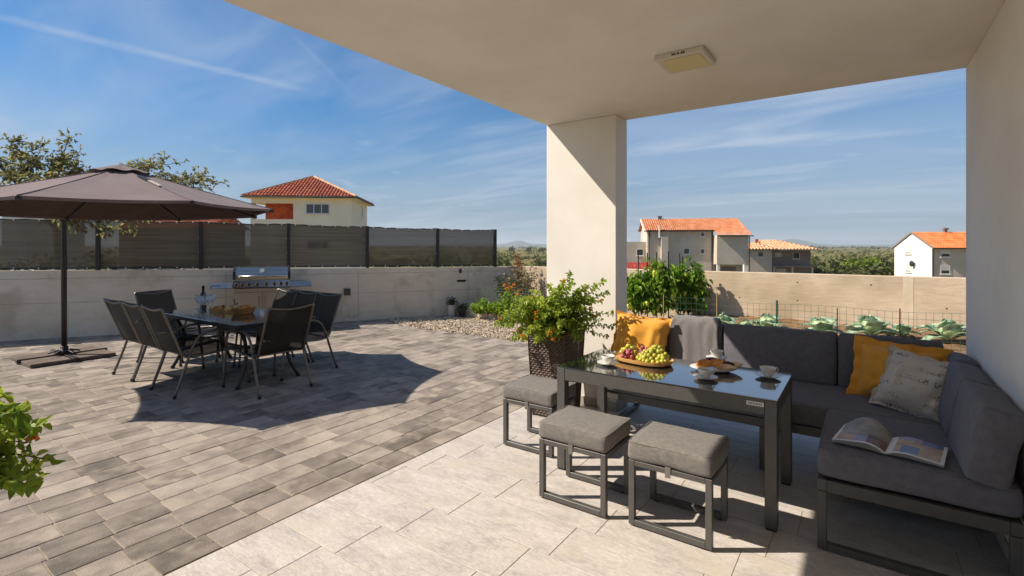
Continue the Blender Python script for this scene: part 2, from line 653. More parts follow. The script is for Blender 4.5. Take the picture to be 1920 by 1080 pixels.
# ------------------------------------------------------------------ tiled porch floor
floor = B().box(-2.612, XW + 0.02, -4.0, 4.60, -0.06, -0.0025).build('porch_floor', m_grout)
tag(floor, kind='structure', label='pale stone tiles laid in running bond on the porch floor')
TX, TY = 0.655, 0.295
tile_cache = {}
def tile_mesh(lx, ly):
    k = (round(lx, 3), round(ly, 3))
    if k not in tile_cache:
        tile_cache[k] = B().box(0, lx, 0, ly, -0.002, 0.0, 0.0011).mesh('floor_tile', False, [m_tile])
    return tile_cache[k]
for r_ in range(-7, 11):
    y0 = 1.5 + r_ * TY
    y1 = min(y0 + TY, 4.598)
    off = (-2.115 + 0.105 * r_)
    k0 = math.floor((-2.61 - off) / TX)
    for k in range(k0, k0 + 7):
        x0, x1 = max(off + k * TX, -2.610), min(off + (k + 1) * TX, XW - 0.002)
        if x1 - x0 < 0.02: continue
        g = 0.0016
        obj('floor_tile', tile_mesh(x1 - x0 - 2 * g, y1 - y0 - 2 * g), None, floor, (x0 + g, y0 + g, 0.0))

# ------------------------------------------------------------------ concrete paver patio
WA, WB = Vector((-13.85, -2.58)), Vector((-6.67, 9.40))      # inner face of the long wall
wd_ = (WB - WA).normalized()
wn_ = Vector((wd_.y, -wd_.x))                                 # towards the patio
def wall_x(y):
    return WA.x + (y - WA.y) * wd_.x / wd_.y
def wall_pt(u):
    """plan point of the long wall's face seen at u, with its depth"""
    a = Vector(at(u, 1.0))
    k = (WA.x * wn_.x + WA.y * wn_.y) / (a.x * wn_.x + a.y * wn_.y)
    return a * k, k
patio = B().add([(-2.614, -2.6, -0.012), (-2.614, 6.56, -0.012), (-7.07, 6.56, -0.012), (-7.9, 6.86, -0.012), (-8.0, 7.2, -0.012), (-14.2, -2.6, -0.012)],
                [(0, 1, 2, 3, 4, 5)]).build('patio', m_sand)
tag(patio, kind='structure', label='patio of rough grey and cream concrete pavers laid in long rows')
pv = []
row = 0
x = -2.617
while x > -14.2:
    x0 = x - 0.195
    y = -2.6 - rnd.random() * 0.3
    while y < 7.4:
        ln = rnd.choice((0.18, 0.265, 0.265, 0.265))
        yc, xc = y + ln / 2, x0 + 0.0975
        lim = 6.56 if x0 > -7.2 else 6.56 + (-7.2 - x0) * 0.42
        if y + ln > lim: 
            if lim - y < 0.05: break
            ln = lim - y
        if xc > wall_x(yc) - 0.1:
            d = -xc * SY + yc * CY
            u = 960 + 936 * (xc * CY + yc * SY) / d if d > .3 else 9999
            v = 463 + 936 * EYE / d if d > .3 else 9999
            t = min(1, max(0, rnd.gauss(0.44, 0.15) if rnd.random() > .12 else rnd.gauss(0.24, 0.08)))
            vis = 0 if (-30 < u < 1100 and v < 1110) else 1
            pv.append((vis, d, x0, y, ln, t, rnd.uniform(-0.0022, 0.0012)))
        y += ln
        if ln < 0.175: break
    x -= 0.195
pv.sort()
pcache = {}
def paver_geo(lx, ly, c=0.0032, h=0.0118):
    v = [(0, 0, -h), (lx, 0, -h), (lx, ly, -h), (0, ly, -h), (0, 0, -c), (lx, 0, -c), (lx, ly, -c), (0, ly, -c),
         (c, c, 0), (lx - c, c, 0), (lx - c, ly - c, 0), (c, ly - c, 0)]
    f = [(8, 9, 10, 11)]
    for i in range(4):
        j = (i + 1) % 4
        f += [(i, j, 4 + j, 4 + i), (4 + i, 4 + j, 8 + j, 8 + i)]
    return v, f
gp = 0.0019
JS = B()
for i, (vis, d, x0, y, ln, t, dz) in enumerate(pv[:300]):
    k = round(ln, 3)
    if k not in pcache:
        vv, ff = paver_geo(0.195 - 2 * gp, ln - 2 * gp)
        pcache[k] = B().add(vv, ff).mesh('paver', False, [m_paver])
    o = obj('paver', pcache[k], None, patio, (x0 + gp, y + gp, dz))
    o.color = (t, t, t, 1)
for (vis, d, x0, y, ln, t, dz) in pv:
    JS.add([(x0 + .004, y + ln - .003, -.0032), (x0 + .191, y + ln - .003, -.0032), (x0 + .191, y + ln + .003, -.0032), (x0 + .004, y + ln + .003, -.0032)], [(0, 1, 2, 3)])
tag(JS.build('joint_sand', M('pale_joint_sand', lin('8a7c69'), lin('a4957e'), 30, rough=0.95, coord='Position'), patio), kind='stuff')
V, F, T = [], [], []
for (vis, d, x0, y, ln, t, dz) in pv[300:]:
    vv, ff = paver_geo(0.195 - 2 * gp, ln - 2 * gp)
    k = len(V)
    V += [(a + x0 + gp, b + y + gp, c + dz) for a, b, c in vv]
    F += [tuple(q + k for q in f) for f in ff]
    T += [t] * 12
o = obj('paver_field', np_mesh('paver_field', V, F, [m_paver_far], T), None, patio)
tag(o, kind='stuff')

# ------------------------------------------------------------------ gravel, planting beds, kerb
gbed = B().add([(-2.4, 6.5, -0.02), (-7.07, 6.5, -0.02), (-8.1, 6.85, -0.02), (-8.3, 6.9, -0.02), (-7.2, 8.4, -0.02), (-2.4, 8.25, -0.02)], [(0, 1, 2, 3, 4, 5)]).build('gravel_ground', m_gravel_bed)
tag(gbed, kind='structure')
ico = bmesh.new()
bmesh.ops.create_icosphere(ico, subdivisions=1, radius=1)
IV = np.array([v.co[:] for v in ico.verts]); IF = np.array([[v.index for v in f.verts] for f in ico.faces])
ico.free()
def pebbles(pts, smin, smax, flat=0.65):
    n = len(pts)
    ang = nprng.random(n) * 2 * PI
    s = nprng.uniform(smin, smax, (n, 1, 1)) * nprng.uniform(0.65, 1.25, (n, 1, 3))
    s[:, :, 2] *= flat
    V = IV[None] * (1 + nprng.normal(0, 0.14, (n, len(IV), 1))) * s
    ca, sa = np.cos(ang)[:, None], np.sin(ang)[:, None]
    X = V[:, :, 0] * ca - V[:, :, 1] * sa; Y = V[:, :, 0] * sa + V[:, :, 1] * ca
    tl = nprng.normal(0, 0.5, (n, 1))
    Z = V[:, :, 2] + X * tl
    out = np.stack([X, Y, Z], 2) + np.asarray(pts)[:, None, :]
    return out.reshape(-1, 3), (IF[None] + (np.arange(n) * len(IV))[:, None, None]).reshape(-1, 3)
pts = []
while len(pts) < 9500:
    y = rnd.uniform(6.55, 8.40); xx = rnd.uniform(-8.2, -2.6)
    if xx < -7.07 and y < 6.57 + (-7.07 - xx) * 0.40: continue
    if xx < wall_x(y) - 0.02: continue
    pts.append((xx, y, rnd.uniform(-0.012, 0.008)))
V, F = pebbles(pts, 0.012, 0.026)
o = obj('gravel', np_mesh('gravel', V, F, [m_gravel], np.repeat(np.clip(nprng.normal(0.5, 0.3, len(pts)), 0, 1), len(IV))))
tag(o, 'pale beige pebble gravel between the pavers and the raised bed', kind='stuff')

def bed_z(x, y):
    if x < -2.5:
        return 0.125 if y > 8.2 else -0.06
    k = min(1, max(0, (y - 5.2) / 1.6))
    return -0.04 + 0.34 * k * k * (3 - 2 * k)
b = B()
b.grid(lambda i, j: (-7.9 + 13.4 * i, 4.605 + 4.8 * j, bed_z(-7.9 + 13.4 * i, 4.605 + 4.8 * j) + 0.035 * mnoise.noise(Vector(((13.4 * i) * 3.1, j * 14.0, 0)))
       + 0.025 * mnoise.noise(Vector((13.4 * i * 9, j * 43.0, 3)))), 190, 80)
soil = b.build('garden_soil', m_soil, smooth=True)
tag(soil, kind='structure')
kerb = thing('bed_kerb', 'low pale concrete kerb holding the raised bed behind the gravel', 'kerb', (-5.2, 8.21, 0))
m_kerb = M('kerb_concrete', lin('b3a895'), lin('cbbfab'), 4, rough=0.9, bump=0.4, bsc=40, coord='Position')
xk = -7.36
while xk < -2.5:
    B().box(xk + 5.2, xk + 5.2 + 0.992, -0.04, 0.04, -0.05, 0.165, 0.006).build('kerb_stone', m_kerb, kerb)
    xk += 1.0

# ------------------------------------------------------------------ boundary walls
def top_z(s):                                           # the long wall's top drops a little towards the corner
    return 1.158 - 0.0085 * s
b = B()
n = 14
L = (WB - WA).length
b.grid(lambda i, j: [(WA + wd_ * (L * i)).to_3d() + Vector((0, 0, -0.3)), (WA + wd_ * (L * i)).to_3d() + Vector((0, 0, top_z(L * i))),
                     (WA + wd_ * (L * i) - wn_ * 0.2).to_3d() + Vector((0, 0, top_z(L * i))), (WA + wd_ * (L * i) - wn_ * 0.2).to_3d() + Vector((0, 0, -0.3))][round(j * 3)], n, 3)
longw = b.build('concrete_wall', m_conc)
tag(longw, 'long grey concrete wall in shade under the dark net fence', 'wall')
gw = B().box(WB.x - 0.02, 7.0, 9.405, 9.605, -0.3, 1.06, 0.006).build('concrete_wall', m_conc_w)
tag(gw, 'sunlit sandy concrete wall behind the vegetable garden', 'wall')

fence = thing('net_fence', 'privacy fence of dark shade net on black posts along the concrete wall', 'fence', (WA.x, WA.y, 0))
m_post = M('black_steel', lin('262423'), rough=0.5)
m_net = M('shade_net', lin('5e5243'), lin('716350'), 2.2, st=(0.3, 0.3, 14), det=5, rough=0.85, coord='Position', alpha=0.90, spec=0.15)
m_clip = M('white_clip', lin('e0ddd6'), rough=0.5)
fposts = [(-330, 402), (-110, 407), (180, 411.5), (375, 416), (541, 420), (690, 425), (823, 429), (931.5, 431)]
fp = []
for u, v in fposts:
    p, d = wall_pt(u)
    p = p - wn_ * 0.10
    s = (p - WA).dot(wd_)
    d2 = -p.x * SY + p.y * CY
    fp.append((p, top_z(s), hz(v, d2)))
rz_w = math.atan2(wd_.y, wd_.x)
FO = Vector((WA.x, WA.y, 0))
cl_ = B()
for i, (p, z0, z1) in enumerate(fp):
    B().box(-0.03, 0.03, -0.03, 0.03, z0, z1 + 0.012, 0.004).build('post', m_post, fence, loc=(p.x - FO.x, p.y - FO.y, 0), rot=(0, 0, rz_w))
    if i:
        q, y0, y1 = fp[i - 1]
        def fn(a, c, q=q, p=p, y0=y0, y1=y1, z0=z0, z1=z1, i=i):
            g = q.lerp(p, a)
            lo, hi = y0 + (z0 - y0) * a + 0.035, y1 + (z1 - y1) * a
            hi -= 0.018 * math.sin(PI * a) + 0.006 * math.sin(a * 31 + i)
            g = g + wn_ * (-0.040 + 0.02 * math.sin(PI * a) * math.sin(PI * c) + 0.006 * math.sin(a * 23 + c * 5))
            return (g.x - FO.x, g.y - FO.y, lo + (hi - lo) * c)
        B().grid(fn, 30, 8).build('net_panel', m_net, fence, smooth=True)
        for c in (0, 1):
            pts = [Vector(fn(k / 24, c)) + (wn_ * (0.0 if c == 0 else -0.004)).to_3d() for k in range(25)]
            B().tube(pts, 0.011 if c else 0.014, 6).build('cable', m_post, fence, smooth=True)
            for k in range(2, 24, 4):
                cl_.box(-0.005, 0.005, -0.006, 0.006, -0.014, 0.014, mat=Matrix.Translation(pts[k] + (wn_ * 0.012).to_3d()))
        for c in (0.33, 0.66):
            pt_ = Vector(fn(0.99, c)) + (wn_ * 0.01).to_3d()
            cl_.box(-0.03, 0.03, -0.004, 0.004, -0.006, 0.006, mat=Matrix.Translation(pt_) @ Matrix.Rotation(rz_w, 4, 'Z'))
tag(cl_.build('clip', m_clip, fence), kind='stuff')

m_seam = M('casting_seam', lin('9a8b79'), lin('b8a893'), 6, rough=0.9, coord='Position')
sm = B()
n3 = wn_.to_3d()
for zz in (0.60, 1.0):
    sm.beam((WA + wn_ * .0002).to_3d() + Vector((0, 0, zz)), (WA + wd_ * (L - .02) + wn_ * .0002).to_3d() + Vector((0, 0, zz - .05)), .004, .007)
for k in range(6):
    q = (WA + wd_ * (1.2 + 2.35 * k) + wn_ * .0004).to_3d()
    sm.beam(q, q + Vector((0, 0, 1.03)), .004, .009, up=(wd_.x, wd_.y, 0))
tag(sm.build('casting_seam', m_seam, longw), kind='stuff')
m_hole = M('tie_hole', lin('6a5d4e'), rough=0.95)
for k in range(9):
    for zz in (0.62, 0.92):
        if (k * 2 + (zz > .7)) % 3 == 1: continue
        B().tube([(-4.6 + k * 0.93 + 0.05 * (k % 2), 9.4035, zz), (-4.6 + k * 0.93 + 0.05 * (k % 2), 9.409, zz)], 0.014, 8).build('tie_hole', m_hole, gw)
for xx in (-2.9, 0.55):
    B().box(xx - 0.06, xx + 0.06, 9.4015, 9.404, 0.1, 1.05, 0.0008).build('joint_filler', M('joint_filler', lin('d8c9b2'), lin('c9b89c'), 3, rough=0.9, coord='Position'), gw)
# small fittings of the wall
p, d = wall_pt(651)
t = thing('junction_box', 'small dark square box on the grey wall right of the grill', 'junction box', (p.x, p.y, hz(547, d)), rz_w)
B().box(-0.06, 0.06, -0.045, -0.002, -0.065, 0.065, 0.005).build('box', M('box_brown', lin('3b342e'), rough=0.6), t)
B().box(-0.045, 0.045, -0.05, -0.0455, -0.05, 0.05, 0.003).build('cover', M('cover_brown', lin('463e37'), rough=0.5), t)
t2 = B().box(-0.10, 0.085, -0.012, -0.001, -0.52, -0.075, 0.003).build('filled_groove', M('groove_mortar', lin('c3b19a'), lin('d6c6b0'), 5, rough=0.9, coord='Position'), t)
for (u, v, w_, h_, nm, lb, cat) in ((863, 508, 0.03, 0.045, 'wall_hook', 'small black hook high on the grey wall near the corner', 'hook'),
                                    (865, 526.5, 0.10, 0.022, 'tool_rack', 'short black rack on the grey wall above the wire panel', 'rack')):
    p, d = wall_pt(u)
    t = thing(nm, lb, cat, (p.x, p.y, hz(v, d)), rz_w)
    B().box(-w_, w_, -0.014, -0.001, -h_, h_, 0.003).build('plate', m_black, t)
    for s in (-0.8, -0.25, 0.3, 0.8) if w_ > 0.05 else (0,):
        B().tube([(s * w_, -0.012, 0), (s * w_, -0.05, -0.005), (s * w_, -0.06, 0.02)], 0.008, 6).build('peg', m_black, t)

# ------------------------------------------------------------------ land beyond the walls
def land_z(r):
    if r < 13.5: return -0.5
    k = min(1, (r - 13.5) / 24)
    z = -0.5 - 2.9 * k * k * (3 - 2 * k)
    if r > 150: z += 2.2 * min(1, (r - 150) / 2500)
    return z
radii = [4, 9, 13.5, 16, 19, 23, 28, 34, 42, 55, 75, 100, 140, 200, 300, 450, 700, 1100, 1800, 2800, 4200, 6200]
b = B()
NA = 120
def lfn(i, j):
    r = radii[round(i * (len(radii) - 1))]
    a = 2 * PI * j
    x, y = r * math.cos(a), r * math.sin(a)
    return (x, y, land_z(r) + (0.45 * mnoise.noise(Vector((x * 0.013, y * 0.013, 1))) if r > 40 else 0))
b.grid(lfn, len(radii) - 1, NA)
k = len(b.v)
b.v.append((0, 0, -0.5))
tag(b.build('ground', m_land, smooth=True), kind='structure', label='dry plain of fields and scrub falling away beyond the walls')

def ridge(name, D, fv, label, u0=-500, u1=2500, step=12, depth=900):
    us = list(range(u0, u1, step))
    def fn(i, j):
        u = us[round(i * (len(us) - 1))]
        z = hz(fv(u), D)
        d = D + (round(j * 4) - 2) * depth / 4
        zz = [-6, z * 0.55, z, z * 0.55, -6][round(j * 4)]
        q = at(u, d)
        return (q[0], q[1], zz + (4 * mnoise.noise(Vector((u * 0.05, j * 3, 2))) if 0 < j < 1 else 0))
    b = B().grid(fn, len(us) - 1, 4)
    return tag(b.build(name, m_hill, smooth=True), label, kind='structure')
g_ = lambda u, c, s: math.exp(-((u - c) / s) ** 2)
ridge('hills', 5400, lambda u: 460.6 - 2.6 * g_(u, 900, 160) - 6.5 * g_(u, 972, 17) - 1.5 * g_(u, 985, 50) - 9.5 * g_(u, 1492, 36) - 4.0 * g_(u, 1440, 60) - 1.5 * g_(u, 1600, 120) - 2 * g_(u, 300, 300)
      + 0.5 * mnoise.noise(Vector((u * 0.03, 0, 0))), 'blue wooded hills along the horizon')

# ------------------------------------------------------------------ scrub, groves and far trees
def leafmat(name, c1, c2, tr=0.35, rough=0.5):
    return M(name, lin(c1), lin(c2), 0, tone='attr', rough=rough, coord='Position', transl=tr, spec=0.35)
m_scrub = leafmat('scrub_leaf', '4c532a', '8f8f52', 0.3, 0.7)
m_bark = M('bark', lin('4d4136'), lin('6f6152'), 9, rough=0.9, bump=0.8, bsc=25)
def bush_leaves(cx, cy, cz, rx, rz, n, size):
    d = unit(nprng.normal(0, 1, (n, 3)))
    d[:, 2] = np.abs(d[:, 2]) * 1.0 - 0.15
    rad = nprng.uniform(0.45, 1.0, (n, 1)) * (1 + 0.25 * np.sin(d[:, :1] * 5 + cx) + 0.2 * np.sin(d[:, 1:2] * 7 + cy))
    P = d * rad * np.array([rx, rx, rz]) + np.array([cx, cy, cz])
    return P, unit(d + nprng.normal(0, 0.6, (n, 3))), nprng.uniform(0.6, 1.2, n) * size
def ground_at(x, y):
    r = math.hypot(x, y)
    return land_z(r) - 0.3
PP, DD, LL, TT = [], [], [], []
for i in range(1500):
    d = 75 + 520 * rnd.random() ** 1.7
    u = rnd.uniform(820, 1960) if i % 4 else rnd.uniform(-150, 860)
    if 1650 < u and d < 75: continue
    x, y = at(u, d)
    if mnoise.noise(Vector((x * 0.012, y * 0.012, 5))) < -0.18 and d > 110: continue
    h = rnd.uniform(0.9, 1.9)
    P, D_, L_ = bush_leaves(x, y, ground_at(x, y) + h * 0.5, h * rnd.uniform(0.9, 1.5), h * 0.75, 34 if d < 200 else 18, h * 0.62)
    PP.append(P); DD.append(D_); LL.append(L_)
    tb = rnd.uniform(0.1, 0.75)
    TT.append(np.clip(tb + nprng.normal(0, 0.16, len(P)), 0, 1))
o = leaves('scrubland', np.concatenate(PP), np.concatenate(DD), np.concatenate(LL), m_scrub, asp=0.9, tone=np.concatenate(TT))
tag(o, 'olive groves and low scrub covering the plain', kind='stuff')
PP, DD, LL, TT = [], [], [], []
for i in range(620):
    d = rnd.uniform(750, 1900)
    u = rnd.uniform(-100, 1960)
    x, y = at(u, d)
    h = rnd.uniform(2.4, 4.6)
    P, D_, L_ = bush_leaves(x, y, land_z(d) + h * 0.35, h * 1.8, h * 0.65, 16, h * 0.8)
    PP.append(P); DD.append(D_); LL.append(L_)
    TT.append(np.clip(rnd.uniform(0.0, 0.4) + nprng.normal(0, 0.1, len(P)), 0, 1))
o = leaves('treeline', np.concatenate(PP), np.concatenate(DD), np.concatenate(LL), m_scrub, asp=0.9, tone=np.concatenate(TT))
tag(o, 'dark far line of trees at the edge of the plain', kind='stuff')

m_green = leafmat('bright_leaf', '58701f', 'a5b248', 0.4)
def far_tree(u, d, h, rx, label, mat=m_green, n=520):
    x, y = at(u, d)
    z = ground_at(x, y)
    t = thing('field_tree', label, 'tree', (x, y, z), 0, 'trees standing in the fields')
    B().tube([(0, 0, -0.2), (0.1, 0, h * 0.3), (0, 0.1, h * 0.6)], 0.15, 6, rr=[0.16, 0.12, 0.05]).build('trunk', m_bark, t)
    Ps, Ds, Ls = [], [], []
    for k in range(5):
        a = rnd.random() * 6.28
        P, D_, L_ = bush_leaves(math.cos(a) * rx * 0.45, math.sin(a) * rx * 0.45, h * rnd.uniform(0.4, 0.72), rx * 0.6, h * 0.32, n // 5, h * 0.16)
        Ps.append(P); Ds.append(D_); Ls.append(L_)
    leaves('crown', np.concatenate(Ps), np.concatenate(Ds), np.concatenate(Ls), mat, t, asp=0.7, tone=np.clip(nprng.normal(0.45, 0.25, 5 * (n // 5)), 0, 1))
m_olive = leafmat('olive_leaf', '3f4526', '6f7146', 0.2)
far_tree(1618, 82, 3.6, 2.6, 'bright green bushy tree in the field left of the white gable house')
far_tree(1645, 96, 3.3, 2.2, 'olive green tree just right of the bright green field tree', m_olive)
far_tree(1560, 90, 2.9, 2.4, 'dark bush halfway between the brown house and the bright green tree', m_olive)
far_tree(1532, 84, 2.8, 1.9, 'round olive bush close to the right edge of the brown flat-roofed house', m_olive)
far_tree(961, 330, 5.0, 2.6, 'lone round tree on the plain left of the porch pillar', m_olive, 160)
far_tree(991, 330, 5.0, 2.2, 'dark lone tree on the plain, nearer the porch pillar', m_olive, 160)
far_tree(1018, 300, 5.0, 3.4, 'pair of joined dark trees on the plain against the pillar edge', m_olive, 200)

# ------------------------------------------------------------------ houses beyond the walls
m_rooft = M('clay_tile', lin('9c4c30'), lin('c2714a'), 1.6, det=6, lo=0.3, hi=0.7, rough=0.8, fine=0.25, fsc=7)
m_roofl = M('light_clay_tile', lin('b5683f'), lin('d89468'), 1.6, det=6, lo=0.3, hi=0.7, rough=0.8, fine=0.25, fsc=7)
m_roofp = M('pale_clay_tile', lin('b98862'), lin('e0b48c'), 2.2, det=6, lo=0.3, hi=0.7, rough=0.8, fine=0.3, fsc=6)
m_roofo = M('orange_clay_tile', lin('cc6a30'), lin('e0854a'), 1.6, det=5, rough=0.75, fine=0.15, fsc=6)
m_cream = M('cream_render', lin('eee0c6'), lin('f3e8d4'), 0.7, det=6, rough=0.9, bump=0.3, bsc=12, fine=0.06, fsc=8)
m_white = M('white_render', lin('e8e4dc'), lin('dedad1'), 0.6, rough=0.9, fine=0.03, fsc=8)
m_grey = M('grey_beige_render', lin('bfb1a0'), lin('cdbfae'), 0.5, det=6, rough=0.9, fine=0.07, fsc=6)
m_dgrey = M('brown_render', lin('7d726b'), lin('8a7f77'), 0.6, rough=0.9, fine=0.06, fsc=6)
m_brick = M('orange_brick', lin('a8491c'), lin('c2602a'), 3, rough=0.9, fine=0.2, fsc=12)
m_pane = M('window_pane', lin('2a3138'), rough=0.08, spec=0.8)
m_wfr = M('white_frame', lin('dcd9d3'), rough=0.5)
m_shut = M('white_shutter', lin('d9d6cf'), lin('cbc8c2'), 30, st=(0.02, 0.02, 1), rough=0.6)
m_metal = M('dark_metal', lin('35322f'), rough=0.5, metal=0.3)
m_red = M('red_sheet', lin('8e2f22'), lin('a94434'), 0.9, rough=0.6)


def tiled(b, o, eu, ev, U, vmax, step=0.24, r=0.085, rows=0.4, vmin=None):
    """barrel tiles over one roof plane, in overlapping courses"""
    o, eu, ev = Vector(o), Vector(eu).normalized(), Vector(ev).normalized()
    nn = eu.cross(ev).normalized()
    if nn.z < 0: nn = -nn
    k = int(U / step)
    st = U / k
    for i in range(k):
        us = [i * st, i * st + st * 0.28, i * st + st * 0.62, i * st + st * 0.9, (i + 1) * st]
        hs = [0.0, r, r, 0.0, 0.0]
        v0 = vmin((i + 0.5) * st) if vmin else 0.0
        v1 = max(vmax(min(U, max(0, (i + 0.5) * st))), v0 + 0.02)
        m = max(1, int((v1 - v0) / rows))
        for q in range(m):
            a, c = v0 + (v1 - v0) * q / m, v0 + (v1 - v0) * (q + 1) / m
            vs = []
            for vv, lift in ((a, 0.035), (c + 0.02, 0.0)):
                for u, h in zip(us, hs):
                    vs.append(o + eu * u + ev * vv + nn * (h + lift))
            b.add(vs, [(j, j + 1, j + 6, j + 5) for j in range(4)])
    return b


def window(par, mt, w_, h_, panes=1, frame=m_wfr, pane=m_pane, t=0.06, sill=True, shutter=0.0):
    f = B()
    f.box(-w_ / 2, w_ / 2, -0.04, 0.02, h_ - t, h_).box(-w_ / 2, w_ / 2, -0.04, 0.02, 0, t)
    for i in range(panes + 1):
        x = -w_ / 2 + t / 2 + (w_ - t) * i / panes
        f.box(x - t / 2, x + t / 2, -0.041, 0.019, t, h_ - t)
    fo = f.build('window_frame', frame, par)
    fo.matrix_local = mt
    for i in range(panes):
        x0 = -w_ / 2 + t + (w_ - t) * i / panes
        B().box(x0, x0 + (w_ - t) / panes - t, -0.02, 0.01, t, h_ - t).build('pane', pane, fo)
    if shutter:
        B().box(-w_ / 2 + t, w_ / 2 - t, -0.035, -0.022, h_ - t - shutter * (h_ - 2 * t), h_ - t).build('shutter', m_shut, fo)
    if sill:
        B().box(-w_ / 2 - 0.08, w_ / 2 + 0.08, -0.12, 0.0, -0.07, -0.002).build('window_sill', m_white, fo)
    return fo


TW = lambda x, y, z, a=0: Matrix.Translation((x, y, z)) @ Matrix.Rotation(a, 4, 'Z')
GZ = -3.6


def house(label, l, d, ang, name='house'):
    x, y = plan(l, d)
    t = thing(name, label, 'house', (x, y, GZ), YAW - ang)
    return t


def wall(b, x0, x1, y0, y1, z0, z1, mi=0):
    return b.box(x0, x1, y0, y1, z0 - GZ, z1 - GZ, mi=mi)


# the cream house behind the net fence
h1 = house('cream house under a red hipped roof, with a loggia showing orange brick', -20.1, 37.1, R(-6))
W1, D1, ZE, ZA = 8.3, 7.4, 5.28, 7.25
b = B()
wall(b, 3.55, 7.85, 0.45, 6.95, GZ, 5.18)
wall(b, 1.0, 3.55 - 0.002, 1.9, 6.94, GZ, 5.17)
wall(b, 0.45, 3.55 - 0.002, 0.46, 0.66, GZ, 3.6)
wall(b, 0.45, 0.66, 0.662, 2.9, GZ, 3.6)
wall(b, 0.662, 3.55 - 0.003, 0.663, 1.898, 2.5, 2.7)
b.build('wall', m_cream, h1)
b = B()
wall(b, 0.5, 3.55 - 0.002, 0.47, 0.72, 4.82, 5.17)
wall(b, 0.5, 0.78, 0.722, 2.7, 4.82, 5.169)
b.build('beam', m_cream, h1)
b = B(); wall(b, 0.47, 0.75, 0.48, 0.73, 3.601, 4.819); b.build('column', m_grey, h1)
b = B(); wall(b, 1.02, 3.505, 1.86, 1.898, 2.702, 4.9); b.build('brick_wall', m_brick, h1)
b = B(); wall(b, 3.51, 3.548, 0.74, 1.895, 2.702, 4.9); b.build('brick_wall', m_brick, h1)
b = B(); wall(b, 0.0, W1, 0.0, D1, ZE - 0.10, ZE - 0.005); b.build('eaves', m_cream, h1)
b = B()
hx, hy = W1 / 2, D1 / 2
rs = ZA - ZE
ap = Vector((hx, hy, ZA - GZ))
for (o, eu, U, run) in (((0, 0), (1, 0), W1, hy), ((W1, 0), (0, 1), D1, hx), ((W1, D1), (-1, 0), W1, hy), ((0, D1), (0, -1), D1, hx)):
    eu = Vector((eu[0], eu[1], 0)); inn = Vector((-eu.y, eu.x, 0))
    ev = (inn * run + Vector((0, 0, rs)))
    Ls = ev.length
    tiled(b, (o[0], o[1], ZE - GZ), eu, ev, U, lambda u, U=U, Ls=Ls: Ls * min(u, U - u) / (U / 2), 0.25, 0.09, 0.42)
tag(b.build('roof_tiles', m_rooft, h1), kind='stuff')
b = B()
for c in ((0, 0), (W1, 0), (W1, D1), (0, D1)):
    b.tube([Vector((c[0], c[1], ZE - GZ + 0.06)), ap + Vector((0, 0, 0.06))], 0.11, 6)
b.build('ridge_tiles', m_roofp, h1)
b = B(); b.tube([(-0.06, -0.08, ZE - GZ - 0.03), (W1 + 0.06, -0.08, ZE - GZ - 0.03)], 0.06, 6)
b.tube([(W1 + 0.08, -0.06, ZE - GZ - 0.03), (W1 + 0.08, D1 + 0.06, ZE - GZ - 0.03)], 0.06, 6); b.build('gutter', m_metal, h1)
window(h1, TW(5.35, 0.45, 4.02 - GZ), 1.75, 0.78, 3)
window(h1, TW(5.35, 0.45, 1.35 - GZ), 1.6, 0.62, 3)
window(h1, TW(7.85, 4.6, 4.0 - GZ, R(90)), 0.7, 0.9, 1)

# the long grey house right of the pillar
h2 = house('long grey beige house with orange gabled roof and a projecting bay over a carport', 16.55, 61, R(8))
b = B()
wall(b, 0, 7.7, 0, 7, GZ, 3.5)
wall(b, 7.702, 11.2, -1.6, 7, -0.55, 2.9)
wall(b, 7.702, 11.2, 0.5, 6.99, GZ, -0.552)
for xx in (-0.001, 11.199):
    b.add([(xx, 0.05, 3.3 - GZ), (xx, 7, 3.3 - GZ), (xx, 3.5, 5.0 - GZ)], [(0, 1, 2)])
b.build('wall', m_grey, h2)
b = B()
wall(b, -3.4, -0.003, 1.2, 5.5, GZ, 2.15)
b.build('annex', m_grey, h2)
for xx in (7.75, 10.85):
    b = B(); wall(b, xx, xx + .3, -1.58, -1.2, GZ, -0.554); b.build('column', m_white, h2)
b = B(); wall(b, 8.4, 10.4, 0.40, 0.498, GZ, -0.9); b.build('garage_door', m_dgrey, h2)
sl = 0.40
b = B()
ev = Vector((0, 1, sl))
Lm = math.hypot(3.9, 3.9 * sl)
tiled(b, (-0.35, -0.4, 5.05 - 3.9 * sl - GZ), (1, 0, 0), ev, 8.05, lambda u: Lm, 0.26, 0.085, 0.42)
Lb = math.hypot(5.5, 5.5 * sl)
tiled(b, (7.70, -2.0, 5.05 - 5.5 * sl - GZ), (1, 0, 0), ev, 3.85, lambda u: Lb, 0.26, 0.085, 0.42)
tiled(b, (11.55, 7.4, 5.05 - 3.9 * sl - GZ), (-1, 0, 0), Vector((0, -1, sl)), 11.9, lambda u: Lm, 0.26, 0.085, 0.9)
tag(b.build('roof_tiles', m_roofl, h2), kind='stuff')
b = B()
b = B()
b.beam((-0.42, -0.45, 3.40 - GZ), (-0.42, 3.5, 4.98 - GZ), 0.10, 0.2)
b.build('bargeboard', m_white, h2)
B().tube([(-0.35, -0.48, 3.42 - GZ), (7.66, -0.48, 3.42 - GZ)], 0.07, 6).build('gutter', m_metal, h2)
B().tube([(7.68, -2.08, 2.78 - GZ), (11.6, -2.08, 2.78 - GZ)], 0.07, 6).build('gutter', m_metal, h2)
for (x, y, z) in ((0.25, -0.08, 3.4), (7.55, -0.08, 3.4), (11.28, -1.66, 2.75)):
    B().tube([(x, y, z - GZ), (x, y, 0.1)], 0.06, 6).build('downpipe', m_metal, h2)
